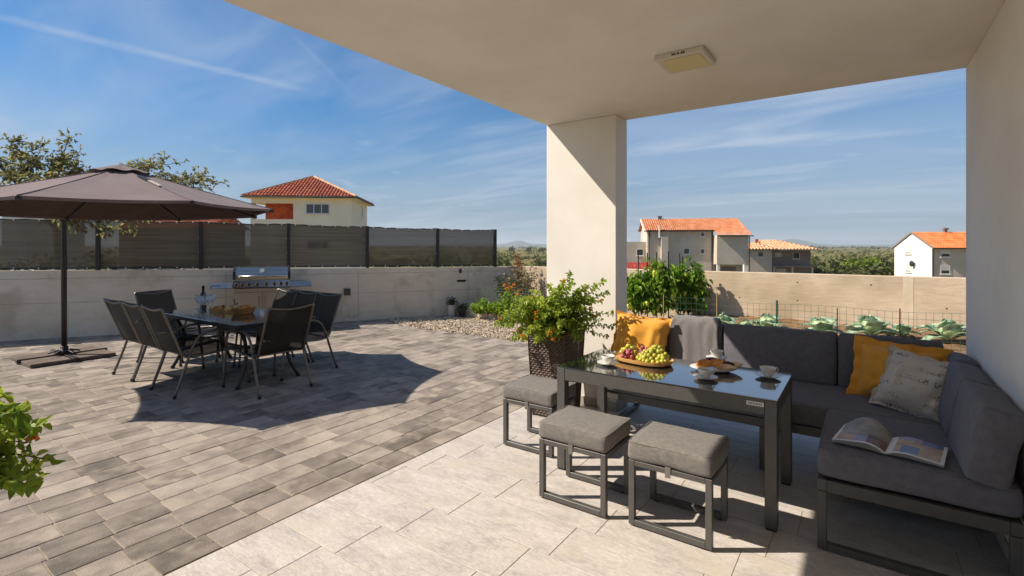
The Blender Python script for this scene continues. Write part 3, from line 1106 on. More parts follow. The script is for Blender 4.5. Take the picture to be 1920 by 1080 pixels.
b = B(); wall(b, 1.55, 2.35, -0.75, -0.002, GZ, 2.75); b.build('chimney_stack', m_grey, h2)
B().tube([(1.35, -0.5, 2.6 - GZ), (1.35, -0.5, 4.1 - GZ)], 0.11, 8).build('flue_pipe', m_shut, h2)
b = B(); b.box(1.75, 2.2, 3.2, 3.6, 4.9 - GZ, 5.4 - GZ).box(1.7, 2.25, 3.15, 3.65, 5.401 - GZ, 5.46 - GZ); b.build('chimney', m_dgrey, h2)
for (x, z, w_, h_) in ((6.45, 2.72, 0.5, 0.55), (4.6, 0.62, 0.7, 0.72), (6.45, 0.68, 0.5, 0.6)):
    window(h2, TW(x, 0, z - GZ), w_, h_, 1)
window(h2, TW(-0.75, 1.2, 0.4 - GZ), 0.85, 0.85, 1)
b = B()
b.add([(-4.6, -7.2, -1.35 - GZ), (1.05, -7.2, -1.35 - GZ), (1.05, -4.4, -0.25 - GZ), (-4.6, -4.4, -0.25 - GZ),
       (-4.6, -7.2, -1.5 - GZ), (1.05, -7.2, -1.5 - GZ), (1.05, -4.4, -0.4 - GZ), (-4.6, -4.4, -0.4 - GZ)],
      [(0, 1, 2, 3), (4, 5, 6, 7), (0, 1, 5, 4), (1, 2, 6, 5), (3, 2, 6, 7), (0, 3, 7, 4)])
for k in range(14):
    b.beam((-4.5 + k * 0.42, -7.2, -1.33 - GZ), (-4.5 + k * 0.42, -4.4, -0.23 - GZ), 0.07, 0.06)
tag(b.build('lean_to_roof', m_red, h2), 'low red sheet roof in front of the grey annex')
b = B(); wall(b, -4.4, 0.85, -6.9, -4.45, GZ, -1.4); b.build('lean_to_wall', m_grey, h2)

# the brown house with tiled hipped roof
h3 = house('brown and grey house with pale hipped tile roof next to the long grey house', 33.2, 70.5, R(8))
b = B()
wall(b, 0, 3.3, 0, 7.6, GZ, 1.05); b.build('wall', m_grey, h3)
b = B()
wall(b, 3.302, 8.9, 1.3, 7.59, GZ, 1.05); wall(b, 3.302, 8.9, 0.2, 1.298, -1.35, -1.15)
b.build('wall', m_dgrey, h3)  # recess walls darker: balcony and eaves shade put into the colour
b = B(); wall(b, -0.03, -0.002, 0.02, 7.58, GZ, 1.05); b.build('wall', m_white, h3)  # thin white sheet: sunlight on the left side put into the colour
for xx in (3.6, 6.0, 8.6):
    b = B(); wall(b, xx, xx + 0.2, 0.22, 0.42, GZ, -1.352); b.build('column', m_grey, h3)
b = B(); wall(b, -0.5, 9.4, -0.5, 8.1, 1.03, 1.12); b.build('eaves', m_dgrey, h3)
b = B()
for (x0, x1, y0, y1, top) in ((-0.5, 9.4, -0.1, 8.1, 2.45), (-0.5, 3.9, -0.5, 3.9, 2.05)):
    U1, U2 = x1 - x0, y1 - y0
    run = min(U1, U2) / 2
    for (o, eu, U) in (((x0, y0), (1, 0), U1), ((x1, y0), (0, 1), U2), ((x1, y1), (-1, 0), U1), ((x0, y1), (0, -1), U2)):
        eu = Vector((eu[0], eu[1], 0)); ev = Vector((-eu.y, eu.x, 0)) * run + Vector((0, 0, top - 1.12))
        Ls = ev.length
        tiled(b, (o[0], o[1], 1.12 - GZ), eu, ev, U, lambda u, U=U, Ls=Ls, run=run: Ls * min(1, min(u, U - u) / run), 0.42, 0.16, 0.6)
tag(b.build('roof_tiles', m_roofp, h3), kind='stuff')
for (x, y, z, w_, h_) in ((1.8, 0, 0.1, 0.75, 0.7), (4.6, 1.3, 0.2, 0.8, 0.5), (7.0, 1.3, -0.2, 0.9, 0.95), (5.0, 1.3, -2.6, 1.3, 1.0)):
    window(h3, TW(x, y, z - GZ), w_, h_, 1, t=0.05)
b = B(); b.box(2.0, 2.35, 2.6, 2.95, 1.9 - GZ, 2.65 - GZ); b.build('chimney', m_brick, h3)

# the white gabled house at the right
h4 = house('white gable house with bright orange roof and a dark satellite dish', 42.1, 50, R(8))
b = B()
wall(b, 0.002, 10, 0.001, 6.06, GZ, 1.52)
b.build('wall', m_grey, h4)  # greyer than the gable: weak grazing sun put into the wall colour
b = B()
b.add([(-0.04, 0, 0), (-0.04, 6.06, 0), (-0.04, 6.06, 1.55 - GZ), (-0.04, 3.03, 3.0 - GZ), (-0.04, 0, 1.55 - GZ),
       (0, 0, 0), (0, 6.06, 0), (0, 6.06, 1.55 - GZ), (0, 3.03, 3.0 - GZ), (0, 0, 1.55 - GZ)],
      [(0, 1, 2, 3, 4), (5, 6, 7, 8, 9), (0, 1, 6, 5), (1, 2, 7, 6), (2, 3, 8, 7), (3, 4, 9, 8), (4, 0, 5, 9)])
b.build('gable_wall', m_white, h4)
s4 = 1.48 / 3.03
b = B()
L4 = math.hypot(3.4, 3.4 * s4)
tiled(b, (-0.12, -0.37, 3.03 - 3.4 * s4 - GZ), (1, 0, 0), Vector((0, 1, s4)), 10.3, lambda u: L4, 0.25, 0.06, 0.4)
tiled(b, (10.18, 6.43, 3.03 - 3.4 * s4 - GZ), (-1, 0, 0), Vector((0, -1, s4)), 10.3, lambda u: L4, 0.25, 0.06, 0.4)
tag(b.build('roof_tiles', m_roofo, h4), kind='stuff')
b = B(); b.beam((-0.12, -0.38, 1.36 - GZ), (-0.12, 3.03, 3.02 - GZ), 0.08, 0.14); b.beam((-0.12, 6.44, 1.36 - GZ), (-0.12, 3.03, 3.02 - GZ), 0.08, 0.14)
b.build('verge', m_dgrey, h4)
B().tube([(-0.1, -0.42, 1.36 - GZ), (10.2, -0.42, 1.36 - GZ)], 0.06, 6).build('gutter', m_metal, h4)
B().tube([(0.05, -0.06, 1.3 - GZ), (0.05, -0.06, 0.1)], 0.05, 6).build('downpipe', m_metal, h4)
for z, h_ in ((0.75, 0.86), (-1.2, 0.93)):
    window(h4, TW(-0.04, 3.65, z - GZ, R(-90)), 0.95, h_, 1, shutter=0.9)
for z, h_, s in ((0.49, 0.69, 0.55), (-1.22, 0.9, 0.6)):
    window(h4, TW(1.17, 0, z - GZ), 0.85, h_, 1, shutter=s)
    window(h4, TW(4.2, 0, z - GZ), 0.85, h_, 1, shutter=s)
b = B()
b.grid(lambda i, j: (0.08 * (i * i) - 0.3, 0.25 * i * math.cos(6.2832 * j), 0.33 * i * math.sin(6.2832 * j)), 4, 16)
dsh = b.build('satellite_dish', m_metal, h4, True, loc=(-0.10, 2.75, -0.25 - GZ), rot=(0, 0, R(25)))
B().tube([(-0.3, 0, 0), (0.06, 0, -0.05)], 0.03, 5).build('bracket', m_metal, dsh)
b = B(); b.box(3.0, 3.25, 2.9, 3.15, 2.9 - GZ, 3.3 - GZ).box(2.92, 3.33, 2.82, 3.23, 3.301 - GZ, 3.5 - GZ); b.build('chimney', m_dgrey, h4)

# glimpses behind the fence at the left
h5 = house('red roofed house glimpsed under the parasol canopy, behind the fence', -37.0, 47, R(4))
b = B(); wall(b, 0, 8.6, 0, 6, GZ, 3.3); b.build('wall', m_dgrey, h5)
b = B()
Lh = math.hypot(3.4, 1.5)
tiled(b, (-0.4, -0.4, 3.2 - GZ), (1, 0, 0), Vector((0, 3.4, 1.5)), 9.4, lambda u: Lh, 0.27, 0.08, 0.45)
tiled(b, (9.0, 6.4, 3.2 - GZ), (-1, 0, 0), Vector((0, -3.4, 1.5)), 9.4, lambda u: Lh, 0.27, 0.08, 0.45)
for xx in (0, 8.6): b.add([(xx, 0, 3.3 - GZ), (xx, 6, 3.3 - GZ), (xx, 3, 4.6 - GZ)], [(0, 1, 2)])
tag(b.build('roof_tiles', m_rooft, h5), kind='stuff')
h6 = house('white flat topped house at the far left, behind the fence', -46.5, 45.5, R(2))
b = B(); wall(b, 0, 2.3, 0, 6, GZ, 4.35); b.build('wall', m_white, h6)
b = B(); wall(b, -0.1, 2.4, -0.1, 6.1, 4.352, 4.45); b.build('roof', m_grey, h6)
h7 = house('tiny red roof among the scrub left of the white gable house', 57.5, 104, R(8))
b = B(); wall(b, 0, 3.6, 0, 3, GZ, -0.8); b.build('wall', m_white, h7)
b = B()
Lh = math.hypot(1.8, 0.8)
tiled(b, (-0.3, -0.3, -0.9 - GZ), (1, 0, 0), Vector((0, 1.8, 0.8)), 4.2, lambda u: Lh, 0.3, 0.08, 0.5)
tiled(b, (3.9, 3.3, -0.9 - GZ), (-1, 0, 0), Vector((0, -1.8, 0.8)), 4.2, lambda u: Lh, 0.3, 0.08, 0.5)
tag(b.build('roof_tiles', m_rooft, h7), kind='stuff')
window(h7, TW(1.8, 0, -2.0 - GZ), 0.8, 0.8, 1)

# ------------------------------------------------------------------ the tree behind the parasol
m_tleaf = leafmat('tree_leaf', '6a6a3a', 'b3ad76', 0.5)
tr = thing('almond_tree', 'sparse spreading tree behind the parasol and fence at the left', 'tree', (*at(110, 12.2), -0.4))
TO = Vector((*at(110, 12.2), -0.4))
fork = Vector((0, 0, 2.3))
bt = B()
bt.tube([(0, 0, -0.2), (0.05, 0.02, 0.9), (-0.03, 0.05, 1.6), fork], 0.1, 10, rr=[0.17, 0.14, 0.125, 0.11])
bt.build('trunk', m_bark, tr, True)
tips = [(-60, 265, 12), (5, 262, 12), (40, 285, 12.4), (75, 275, 12.2), (-20, 300, 11.6), (60, 310, 11.8), (110, 300, 12.2), (140, 262, 12.6), (155, 285, 12.8), (150, 312, 12.4),
        (100, 335, 11.6), (30, 335, 11.4), (-30, 345, 11.5), (165, 330, 12.9), (265, 318, 12.6), (298, 312, 12.2), (318, 300, 12.4), (340, 308, 12.6), (335, 330, 12.0), (372, 338, 12.4),
        (390, 330, 12.6), (415, 345, 12.4), (400, 358, 12.1), (350, 350, 11.9), (300, 345, 11.9), (250, 350, 12.3), (200, 330, 13), (-90, 310, 12), (-100, 280, 12.3),
        (95, 412, 7.85), (128, 424, 7.95), (188, 414, 8.15), (222, 432, 8.2), (248, 420, 8.3), (264, 408, 8.4), (160, 408, 8.1), (330, 402, 10.5), (365, 400, 10.8), (-10, 380, 11.2), (70, 365, 11.0)]
lb = B(); LP, LD, LS = [], [], []
mains = {}
for i, (u, v, d) in enumerate(tips):
    tp = Vector((*at(u, d), hz(v, d))) - TO
    key = (round((u + 100) / 130), v > 395)
    if key not in mains:
        mid = fork.lerp(tp, 0.5) + Vector((rnd.uniform(-.2, .2), rnd.uniform(-.2, .2), 0.35))
        mains[key] = mid
        q = fork.lerp(mid, 0.5) + Vector((0, 0, 0.12))
        lb.tube([fork, q, mid], 0.05, 7, rr=[0.085, 0.06, 0.045])
    st = mains[key]
    pth = [st]
    for k in range(1, 7):
        f = k / 6
        p = st.lerp(tp, f) + Vector((rnd.gauss(0, .07), rnd.gauss(0, .07), rnd.gauss(0, .05) + 0.10 * math.sin(PI * f)))
        pth.append(p)
    lb.tube(pth, 0.02, 5, rr=[0.034, 0.028, 0.022, 0.016, 0.012, 0.009, 0.005])
    for k in range(40):
        f = 0.26 + 0.74 * rnd.random() ** 0.8
        a = min(f, 0.999) * 6
        base = pth[int(a)].lerp(pth[int(a) + 1], a % 1)
        dv = Vector((rnd.gauss(0, 1), rnd.gauss(0, 1), rnd.gauss(0.25, 0.8))).normalized()
        ln = rnd.uniform(0.06, 0.30)
        if v > 395: ln *= 0.8; dv.z -= 0.3
        e = base + dv * ln
        lb.tube([base, e], 0.004, 3, cap=False)
        for q in range(rnd.randint(3, 6)):
            LP.append(base.lerp(e, 0.35 + 0.65 * rnd.random())); LD.append(dv + Vector((rnd.gauss(0, .7), rnd.gauss(0, .7), rnd.gauss(-0.1, .6)))); LS.append(rnd.uniform(0.055, 0.10))
lb.build('limb', m_bark, tr, True)
leaves('crown', np.array([p[:] for p in LP]), np.array([p[:] for p in LD]), np.array(LS), m_tleaf, tr, asp=0.5)

# ------------------------------------------------------------------ parasol
m_can = M('taupe_canvas', lin('736361'), lin('7b6b69'), 3, rough=0.85, bump=0.2, bsc=30, bst=(1, 1, 0.3), fine=0.05, fsc=400, transl=0.03, spec=0.15, sheen=0.1)
m_mast = M('mast_paint', lin('2e2826'), rough=0.4, metal=0.2)
UC = Vector((-6.86, 2.07, 0))
par = thing('cantilever_parasol', 'large taupe octagonal cantilever parasol on a dark side mast', 'parasol', (-8.83, 2.04, 0))
PO = Vector((-8.83, 2.04, 0))
RAD, ZR, ZT = 1.585, 1.915, 2.395
v0 = Vector(plan(0.23, -0.98)); A0 = math.atan2(v0.y, v0.x)
lat_w = Vector((CY, SY, 0))
def can(ang, r, dz=0.0, cc=1.0):
    """canopy surface; r 0 centre .. 1 rim, ang in eighths"""
    k = math.floor(ang); f = ang - k
    a0, a1 = A0 + k * PI / 4, A0 + (k + 1) * PI / 4
    p = Vector((math.cos(a0), math.sin(a0), 0)).lerp(Vector((math.cos(a1), math.sin(a1), 0)), f) * RAD * r
    sag = 4 * f * (1 - f)
    p *= 1 - 0.045 * sag * r ** 2
    z = ZR + (ZT - ZR) * max(0.0, 1 - r) ** 1.06 - 0.03 * sag * r * (1 - 0.75 * r) * cc
    q = UC + p
    return Vector((q.x, q.y, z + dz + p.dot(lat_w) * 0.024)) - PO
cano = B()
cano.grid(lambda i, j: can(j * 8 if j < 1 else 0, 0.03 + 0.97 * i, 0.009 * mnoise.noise(Vector((j * 46, i * 2.2, 0))) * (1 - i) ** .5), 14, 96)
co = cano.build('canopy', m_can, par, 'auto')
underside_shade = B(); underside_shade.grid(lambda i, j: can(j * 8 if j < 1 else 0, 0.05 + 0.945 * i, -0.006), 14, 96); underside_shade.build('underside_shade', M('shade_brown', lin('4a3b36'), lin('524340'), 4, rough=0.9, spec=0.1), co, 'auto')  # added dark sheet: the shade under the canopy put into its colour
hem = B(); hem.grid(lambda i, j: can(j * 8 if j < 1 else 0, 1.001 - 0.006 * i, -0.03 * i), 1, 96); hem.build('hem', m_can, co)
sm_ = B()
for k in range(8):
    sm_.tube([can(k, .15 + .85 * q / 12, .0035) for q in range(13)], .0045, 5)
tag(sm_.build('seam', M('canvas_seam', lin('685957'), rough=.9), co), kind='stuff')
vt = B()
vt.grid(lambda i, j: can(j * 8 if j < 1 else 0, 0.012 + 0.17 * i, 0.040 + 0.009 * math.sin(j * 8 * PI * 2) * i), 5, 64)
vt.build('vent', m_can, co, True)
crown_ = can(0, 0.0) 
B().lathe([(0.001, 0.035), (0.03, 0.033), (0.04, 0.02), (0.04, 0.0), (0.001, 0.0)], 12, crown_).build('crown_cap', m_mast, par, True)
hub = Vector((crown_.x, crown_.y, crown_.z - 0.09))
B().lathe([(0.001, 0.05), (0.05, 0.05), (0.06, 0.0), (0.05, -0.05), (0.001, -0.05)], 12, hub).build('hub', m_mast, par, True)
slide = hub - Vector((0, 0, 0.16))
B().lathe([(0.001, 0.03), (0.045, 0.03), (0.045, -0.03), (0.001, -0.03)], 12, slide).build('slider', m_mast, par)
for k in range(8):
    e = can(k, 0.995, -0.014)
    rb = B().beam(hub, e, 0.016, 0.022).build('rib', m_mast, par)
    B().box(-0.02, 0.02, -0.02, 0.02, -0.025, 0.01, 0.004, mat=Matrix.Translation(e)).build('tip', m_mast, rb)
    B().beam(slide, can(k, 0.5, -0.03), 0.012, 0.016).build('strut', m_mast, rb)
st_ = B(); st_.beam(can(1, 0.30, 0.012), can(1, 0.43, 0.012), 0.05, 0.012)
st_.build('strap', m_black, co)
B().beam(can(1, 0.44, 0.012), can(1, 0.60, 0.012), 0.035, 0.01).build('strap_sleeve', M('pale_webbing', lin('b8aa9f'), rough=0.8), co)
top_m = Vector((0.01, 0.005, 2.27))
B().tube([(0, 0, 0.05), (-0.012, 0, 1.2), (-0.02, 0, 2.1), top_m], 0.03, 12, rr=[0.033, 0.031, 0.030, 0.030]).build('mast', m_mast, par, True)
B().tube([top_m - Vector((0.02, 0, 0.02)), top_m + Vector((0.10, 0, 0.03)), top_m + Vector((0.9, 0, 0.05)), crown_ + Vector((-0.30, 0, 0.0)), crown_ + Vector((0, 0, 0.015))], 0.020, 10).build('arm', m_mast, par, True)
B().box(-0.045, 0.045, -0.05, 0.05, 1.84, 2.0, 0.01, mat=Matrix.Translation((-0.018, 0, 0))).build('crank_box', m_mast, par)
e1 = Vector((*plan(0.55, 0.83), 0)).normalized(); e2 = Vector((*plan(0.83, -0.55), 0)).normalized()
for dv in (e1, -e1, e2, -e2):
    B().beam(dv * 0.04 + Vector((0, 0, 0.035)), dv * 0.47 + Vector((0, 0, 0.035)), 0.055, 0.05, ch=0.004).build('base_arm', m_mast, par)
hb = B().lathe([(0.001, 0.0), (0.09, 0.061), (0.10, 0.085), (0.045, 0.10), (0.042, 0.16), (0.034, 0.165)], 14)
hb.build('base_flange', m_mast, par, True)
for k in range(5):
    a = k * 2 * PI / 5 + 0.4
    B().beam((0.06 * math.cos(a), 0.06 * math.sin(a), 0.11), (0.17 * math.cos(a), 0.17 * math.sin(a), 0.075), 0.03, 0.02, ch=0.004).build('flange_knob', m_black, par)
m_slab = M('brown_slab', lin('5a4d43'), lin('6b5d52'), 5, rough=0.9, bump=0.5, bsc=60, fine=0.15, fsc=120)
slab_me = B().box(-0.2, 0.2, -0.2, 0.2, 0, 0.045, 0.006).mesh('ballast_slab', False, [m_slab])
a1 = math.atan2(e1.y, e1.x)
for i, (s, q, lb_) in enumerate(((1, 1, 'brown ballast slab in the right quarter of the parasol foot'), (-1, 1, 'brown ballast slab at the front of the parasol foot, closest to the chairs\' shadow'),
                                 (1, -1, 'brown ballast slab behind the mast, nearest the grey wall'), (-1, -1, 'brown ballast slab at the left of the mast'))):
    c = PO + e1 * (0.235 * s) + e2 * (0.235 * q)
    o = obj('ballast_slab', slab_me, None, None, (c.x, c.y, 0.003), (0, 0, a1))
    tag(o, lb_, 'slab', 'ballast slabs on the parasol foot')

# ------------------------------------------------------------------ garden dining set
m_tubeg = M('grey_tube', lin('6b655e'), rough=0.35, metal=0.6)
m_sling = M('dark_sling', lin('1d1b1a'), lin('272422'), 60, rough=0.7, bump=0.3, bsc=500, alpha=0.93, spec=0.25)
def smooth_path(ks, n=6):
    ks = [Vector(k) for k in ks]
    out = []
    for i in range(len(ks) - 1):
        p0, p1, p2, p3 = ks[max(i - 1, 0)], ks[i], ks[i + 1], ks[min(i + 2, len(ks) - 1)]
        for k in range(n):
            t = k / n
            out.append(0.5 * ((2 * p1) + (-p0 + p2) * t + (2 * p0 - 5 * p1 + 4 * p2 - p3) * t * t + (-p0 + 3 * p1 - 3 * p2 + p3) * t ** 3))
    out.append(ks[-1])
    return out
def make_chair():
    t = thing('garden_chair', 'x', 'chair', (0, 0, 0), 0, 'sling chairs round the outdoor dining table')
    prof = [(-.375, .90), (-.315, .74), (-.235, .53), (-.195, .43), (-.14, .392), (-.02, .382), (.20, .40), (.355, .418), (.40, .408)]
    prof = smooth_path([(0, y, z) for y, z in prof], 4)
    sf = B()
    for s in (-1, 1):
        sf.tube([(s * .245, p.y, p.z) for p in prof], 0.0125, 8)
    sf.tube(smooth_path([(-.245, -.375, .90), (-.2, -.372, .888), (0, -.366, .866), (.2, -.372, .888), (.245, -.375, .90)], 4), 0.0115, 8)
    sf.tube([(-.245, .385, .412), (.245, .385, .412)], 0.011, 8)
    sf.tube([(-.245, -.16, .40), (.245, -.16, .40)], 0.010, 6)
    sf.build('seat_frame', m_tubeg, t, True)
    back = [p for p in prof if p.z > 0.395 and p.y < -.12]
    seat = [p for p in prof if p.y >= -.165]
    def strip(ps, dip):
        b = B()
        def fn(i, j):
            k = i * (len(ps) - 1); a = int(min(k, len(ps) - 2)); p = ps[a].lerp(ps[a + 1], k - a)
            s = 4 * j * (1 - j) * (0.35 + 0.65 * math.sin(PI * i))
            return (-.243 + .486 * j, p.y - (dip * s if dip > 0.02 else 0), p.z + 0.006 - (dip * s if dip <= 0.02 else 0))
        return b.grid(fn, 14, 8)
    strip(back, 0.022).build('backrest', m_sling, t, True)
    strip(seat, 0.018).build('seat', m_sling, t, True)
    for s in (-1, 1):
        x = s * .272
        side = smooth_path([(x + s * .01, -.275, 0.012), (x + s * .004, -.19, .25), (x, -.115, .47), (x, -.04, .59), (x, .08, .632), (x, .26, .635), (x, .36, .60), (x, .405, .52), (x + s * .004, .43, .30), (x + s * .01, .455, .012)], 4)
        iz = max(range(len(side)), key=lambda i: side[i].z)
        a = [p for p in side if p.z < .40 and p.y < 0] ; c = [p for p in side if p.z < .42 and p.y > 0]
        m_ = [p for p in side if not (p.z < .40 and p.y < 0) and not (p.z < .42 and p.y > 0)]
        l1 = B().tube(a + [m_[0]], 0.0135, 8).build('leg', m_tubeg, t, True)
        l2 = B().tube([m_[-1]] + c, 0.0135, 8).build('leg', m_tubeg, t, True)
        B().tube(m_, 0.0135, 8).build('armrest', m_tubeg, t, True)
        B().tube([(x, -.13, .42), (s * .245, -.165, .405)], 0.009, 6).tube([(x, .42, .42), (s * .245, .375, .41)], 0.009, 6).build('bracket', m_tubeg, t)
        for l_, p in ((l1, side[0]), (l2, side[-1])):
            B().tube([(p.x, p.y, 0.0), (p.x, p.y, 0.03)], 0.017, 8).build('foot_cap', m_black, l_)
    return t
spots = [(-6.93, 2.39, 0.02, 'sling chair nearest the parasol mast, on the camera side of the dining table'),
         (-6.385, 2.39, -0.02, 'middle sling chair of the three along the camera side of the dining table'),
         (-5.835, 2.39, 0.0, 'sling chair at the near left corner of the dining table, at the shadow edge'),
         (-5.13, 2.87, R(90), 'sling chair alone at the near end of the dining table, in parasol shadow'),
         (-5.61, 3.53, R(182), 'sling chair at the dining table closest to the gravel bed'),
         (-6.13, 3.55, R(179), 'middle sling chair of the row on the far side of the dining table'),
         (-6.62, 3.57, R(181), 'sling chair on the far side of the dining table, before the grill door'),
         (-7.52, 2.86, R(-72), 'sling chair alone at the far end of the dining table, by the wall')]
ch0 = make_chair()
for i, (x, y, a, lb_) in enumerate(spots):
    o = ch0 if i == 0 else copy_tree(ch0)
    o.location = (x, y, 0); o.rotation_euler = (0, 0, a); o['label'] = lb_

m_tabled = M('dark_table_glass', lin('1a2030'), rough=0.10, spec=1.0, coat=1.0)
m_tabled.node_tree.nodes['Principled BSDF'].inputs['Coat IOR'].default_value = 1.9
dt = thing('dining_table', 'long dark glass topped garden dining table under eight sling chairs', 'table', (-6.18, 2.98, 0))
TZ = 0.70
B().box(-.975, .975, -.455, .455, TZ - 0.012, TZ, 0.004).build('tabletop', m_tabled, dt)
fr = B()
for s in (-1, 1):
    fr.box(-.97, .97, s * .445 - .012, s * .445 + .012, TZ - .045, TZ - .0125, .003).box(s * .96 - .012, s * .96 + .012, -.432, .432, TZ - .045, TZ - .0125, .003)
fr.build('apron', m_post, dt)
for sx in (-1, 1):
    for sy in (-1, 1):
        pth = smooth_path([(sx * .86, sy * .38, TZ - .046), (sx * .80, sy * .30, .60), (sx * .755, sy * .235, .42), (sx * .765, sy * .25, .22), (sx * .80, sy * .34, .02)], 5)
        lg = B().tube(pth, 0.02, 8).build('leg', m_post, dt, True)
        B().tube([(sx * .80, sy * .342, 0), (sx * .80, sy * .342, .03)], 0.024, 8).build('foot_cap', m_black, lg)
    B().tube([(sx * .757, -.235, .33), (sx * .757, .235, .33)], 0.013, 8).build('crossbar', m_post, dt)
B().tube([(-.757, 0, .33), (.757, 0, .33)], 0.013, 8).build('crossbar', m_post, dt)

m_bottle = M('green_bottle', lin('10210c'), rough=0.06, spec=0.8, coat=0.3)
m_foil = M('dark_foil', lin('2b1a16'), rough=0.35, metal=0.5)
m_label = M('paper_label', lin('d8d4c6'), lin('b9b4a4'), 30, rough=0.7)
px, py = at(381, 6.45)
bo = thing('wine_bottle', 'dark green wine bottle standing among glasses on the dining table', 'bottle', (px, py, TZ + .001))
B().lathe([(.001, 0), (.036, 0), (.037, .01), (.037, .17), (.033, .195), (.016, .225), (.0145, .255), (.001, .256)], 18).build('body', m_bottle, bo, True)
B().lathe([(.0155, .235), (.0155, .262), (.0165, .263), (.0165, .285), (.016, .297), (.001, .298)], 14).build('neck_foil', m_foil, bo, True)
B().lathe([(.0378, .05), (.0378, .13)], 18).build('bottle_label', m_label, bo, True)
m_glass = M('clear_glass', (0.80, 0.86, 0.95), rough=0.03, spec=1.0, alpha=0.34, coat=0.6)
gl0 = None
for i, (u, d, lb_) in enumerate(((391, 6.36, 'stemmed wine glass right of the bottle on the dining table'), (377, 6.24, 'stemmed wine glass nearest the camera by the bottle'),
                                 (398, 6.52, 'stemmed wine glass closest to the bread board'), (371, 6.42, 'stemmed wine glass left of the bottle on the dining table'))):
    x, y = at(u, d)
    if gl0 is None:
        gl0 = thing('wine_glass', lb_, 'glass', (x, y, TZ + .001), 0, 'wine glasses on the dining table')
        B().lathe([(.001, .004), (.032, .002), (.032, .0), (.004, .006), (.0035, .075), (.012, .085), (.034, .115), (.038, .145), (.033, .185), (.0325, .185), (.037, .145), (.033, .117), (.012, .088), (.001, .086)], 18).build('bowl', m_glass, gl0, True)
        B().lathe([(.001, .0), (.0325, .0), (.0325, .003), (.001, .0035)], 18).build('base', m_glass, gl0, True)
        g = gl0
    else:
        g = copy_tree(gl0); g.location = (x, y, TZ + .001); g['label'] = lb_

m_wood = M('pale_wood', lin('c08a44'), lin('d9a862'), 5, st=(1, 8, 1), det=5, rough=0.5, fine=0.08, fsc=50)
m_bread = M('bread_crust', lin('a8682c'), lin('d9a35c'), 14, det=6, rough=0.75, bump=0.5, bsc=45)
m_ham = M('cured_ham', lin('7d2a22'), lin('b4604a'), 25, rough=0.5)
m_cheese = M('cheese', lin('e0b84e'), lin('ecd07c'), 12, rough=0.5)
m_dough = M('golden_pastry', lin('b5601f'), lin('dd9a4a'), 9, det=5, rough=0.55, bump=0.4, bsc=40)
m_choc = M('chocolate', lin('2c140c'), lin('4a261a'), 18, rough=0.4, bump=0.4, bsc=50)
x, y = at(424, 6.22)
bd = thing('serving_board', 'wooden board of ham and cheese on the dining table', 'board', (x, y, TZ + .001), R(12))
B().prism([(-.26 + .52 * i / 1 if False else .25 * math.cos(a), .13 * math.sin(a)) for i, a in enumerate([k * PI / 12 for k in range(24)])], 0, .018).build('board', m_wood, bd)
for k in range(34):
    a, r = rnd.random() * 6.28, rnd.random() ** .5
    nm, mm = rnd.choice((('ham_slice', m_ham), ('cheese_piece', m_cheese), ('bread_slice', m_bread), ('cheese_piece', m_cheese)))
    me = cushion(.035 + rnd.random() * .012, .024, .012 if nm != 'bread_slice' else .016, .010, .006, seed=k, wr=.008)
    obj(nm, me, mm, bd, (.21 * r * math.cos(a), .095 * r * math.sin(a), .032 + .022 * (1 - r)), (rnd.uniform(-.4, .4), rnd.uniform(-.4, .4), rnd.random() * 3))
x, y = at(457, 5.98)
bk = thing('bread_basket', 'round basket heaped with bread slices on the dining table', 'basket', (x, y, TZ + .001))
m_wick = M('tan_wicker', lin('9a6630'), lin('bd8847'), 30, rough=0.7, bump=0.8, bsc=90)
b = B()
for k in range(7):
    r = .10 + .030 * k / 6
    b.tube([(r * math.cos(a), r * math.sin(a), .008 + .010 * k) for a in [q * PI / 12 for q in range(25)]], .0065, 6, cap=False)
b.lathe([(.001, .004), (.10, .004)], 20)
b.build('bowl', m_wick, bk, True)
for k in range(12):
    a, r = rnd.random() * 6.28, .085 * rnd.random() ** .5
    obj('bread_slice', cushion(.05, .035, .010, .009, .003, seed=k + 50, wr=.006), m_bread, bk, (r * math.cos(a), r * math.sin(a), .052 + .03 * rnd.random()), (rnd.uniform(-.7, .7), rnd.uniform(-.5, .5), rnd.random() * 3))
x, y = at(442, 6.42)
kn = thing('bread_knife', 'knife with its handle raised, stuck in the food on the dining table', 'knife', (x, y, TZ + .05))
B().beam((-.05, .02, -.02), (.05, 0, .04), .02, .002).build('blade', M('steel_blade', lin('b8b8b8'), rough=.2, metal=1), kn)
B().beam((-.05, .02, -.02), (-.12, .036, .07), .016, .02, ch=.004).build('handle', M('handle_wood', lin('8d5f35'), rough=.5), kn)

# ------------------------------------------------------------------ gas grill against the long wall
m_steel = M('brushed_steel', lin('b9b5ae'), lin('a8a49d'), 40, st=(0.05, 1, 1), rough=0.24, metal=0.95, bump=0.04, bsc=200)
m_steelb = M('satin_steel', lin('a89d8e'), rough=0.42, metal=0.75)
p, d = wall_pt(495)
gc = p + wn_ * 0.42
gr = thing('gas_grill', 'stainless gas grill with side shelves against the grey wall', 'grill', (gc.x, gc.y, 0), rz_w)
gx = 0.445
cart = B()
cart.box(-gx, gx, -.24, .26, .09, .775, .01)
co_ = cart.build('cart', m_steelb, gr)
for s in (-1, 1):
    dr = B().box(s * .222 - .215, s * .222 + .215, -.258, -.2405, .12, .70, .006).build('door', m_steelb, gr)
    B().tube([(s * .05, -.262, .42), (s * .05, -.285, .43), (s * .05, -.285, .62), (s * .05, -.262, .63)], .008, 6).build('handle', m_steel, dr)
for sx in (-1, 1):
    for sy in (-1, 1):
        wh = B().tube([(sx * .38 - .02, sy * .2, .045), (sx * .38 + .02, sy * .2, .045)], .045, 14).build('caster', m_black, gr)
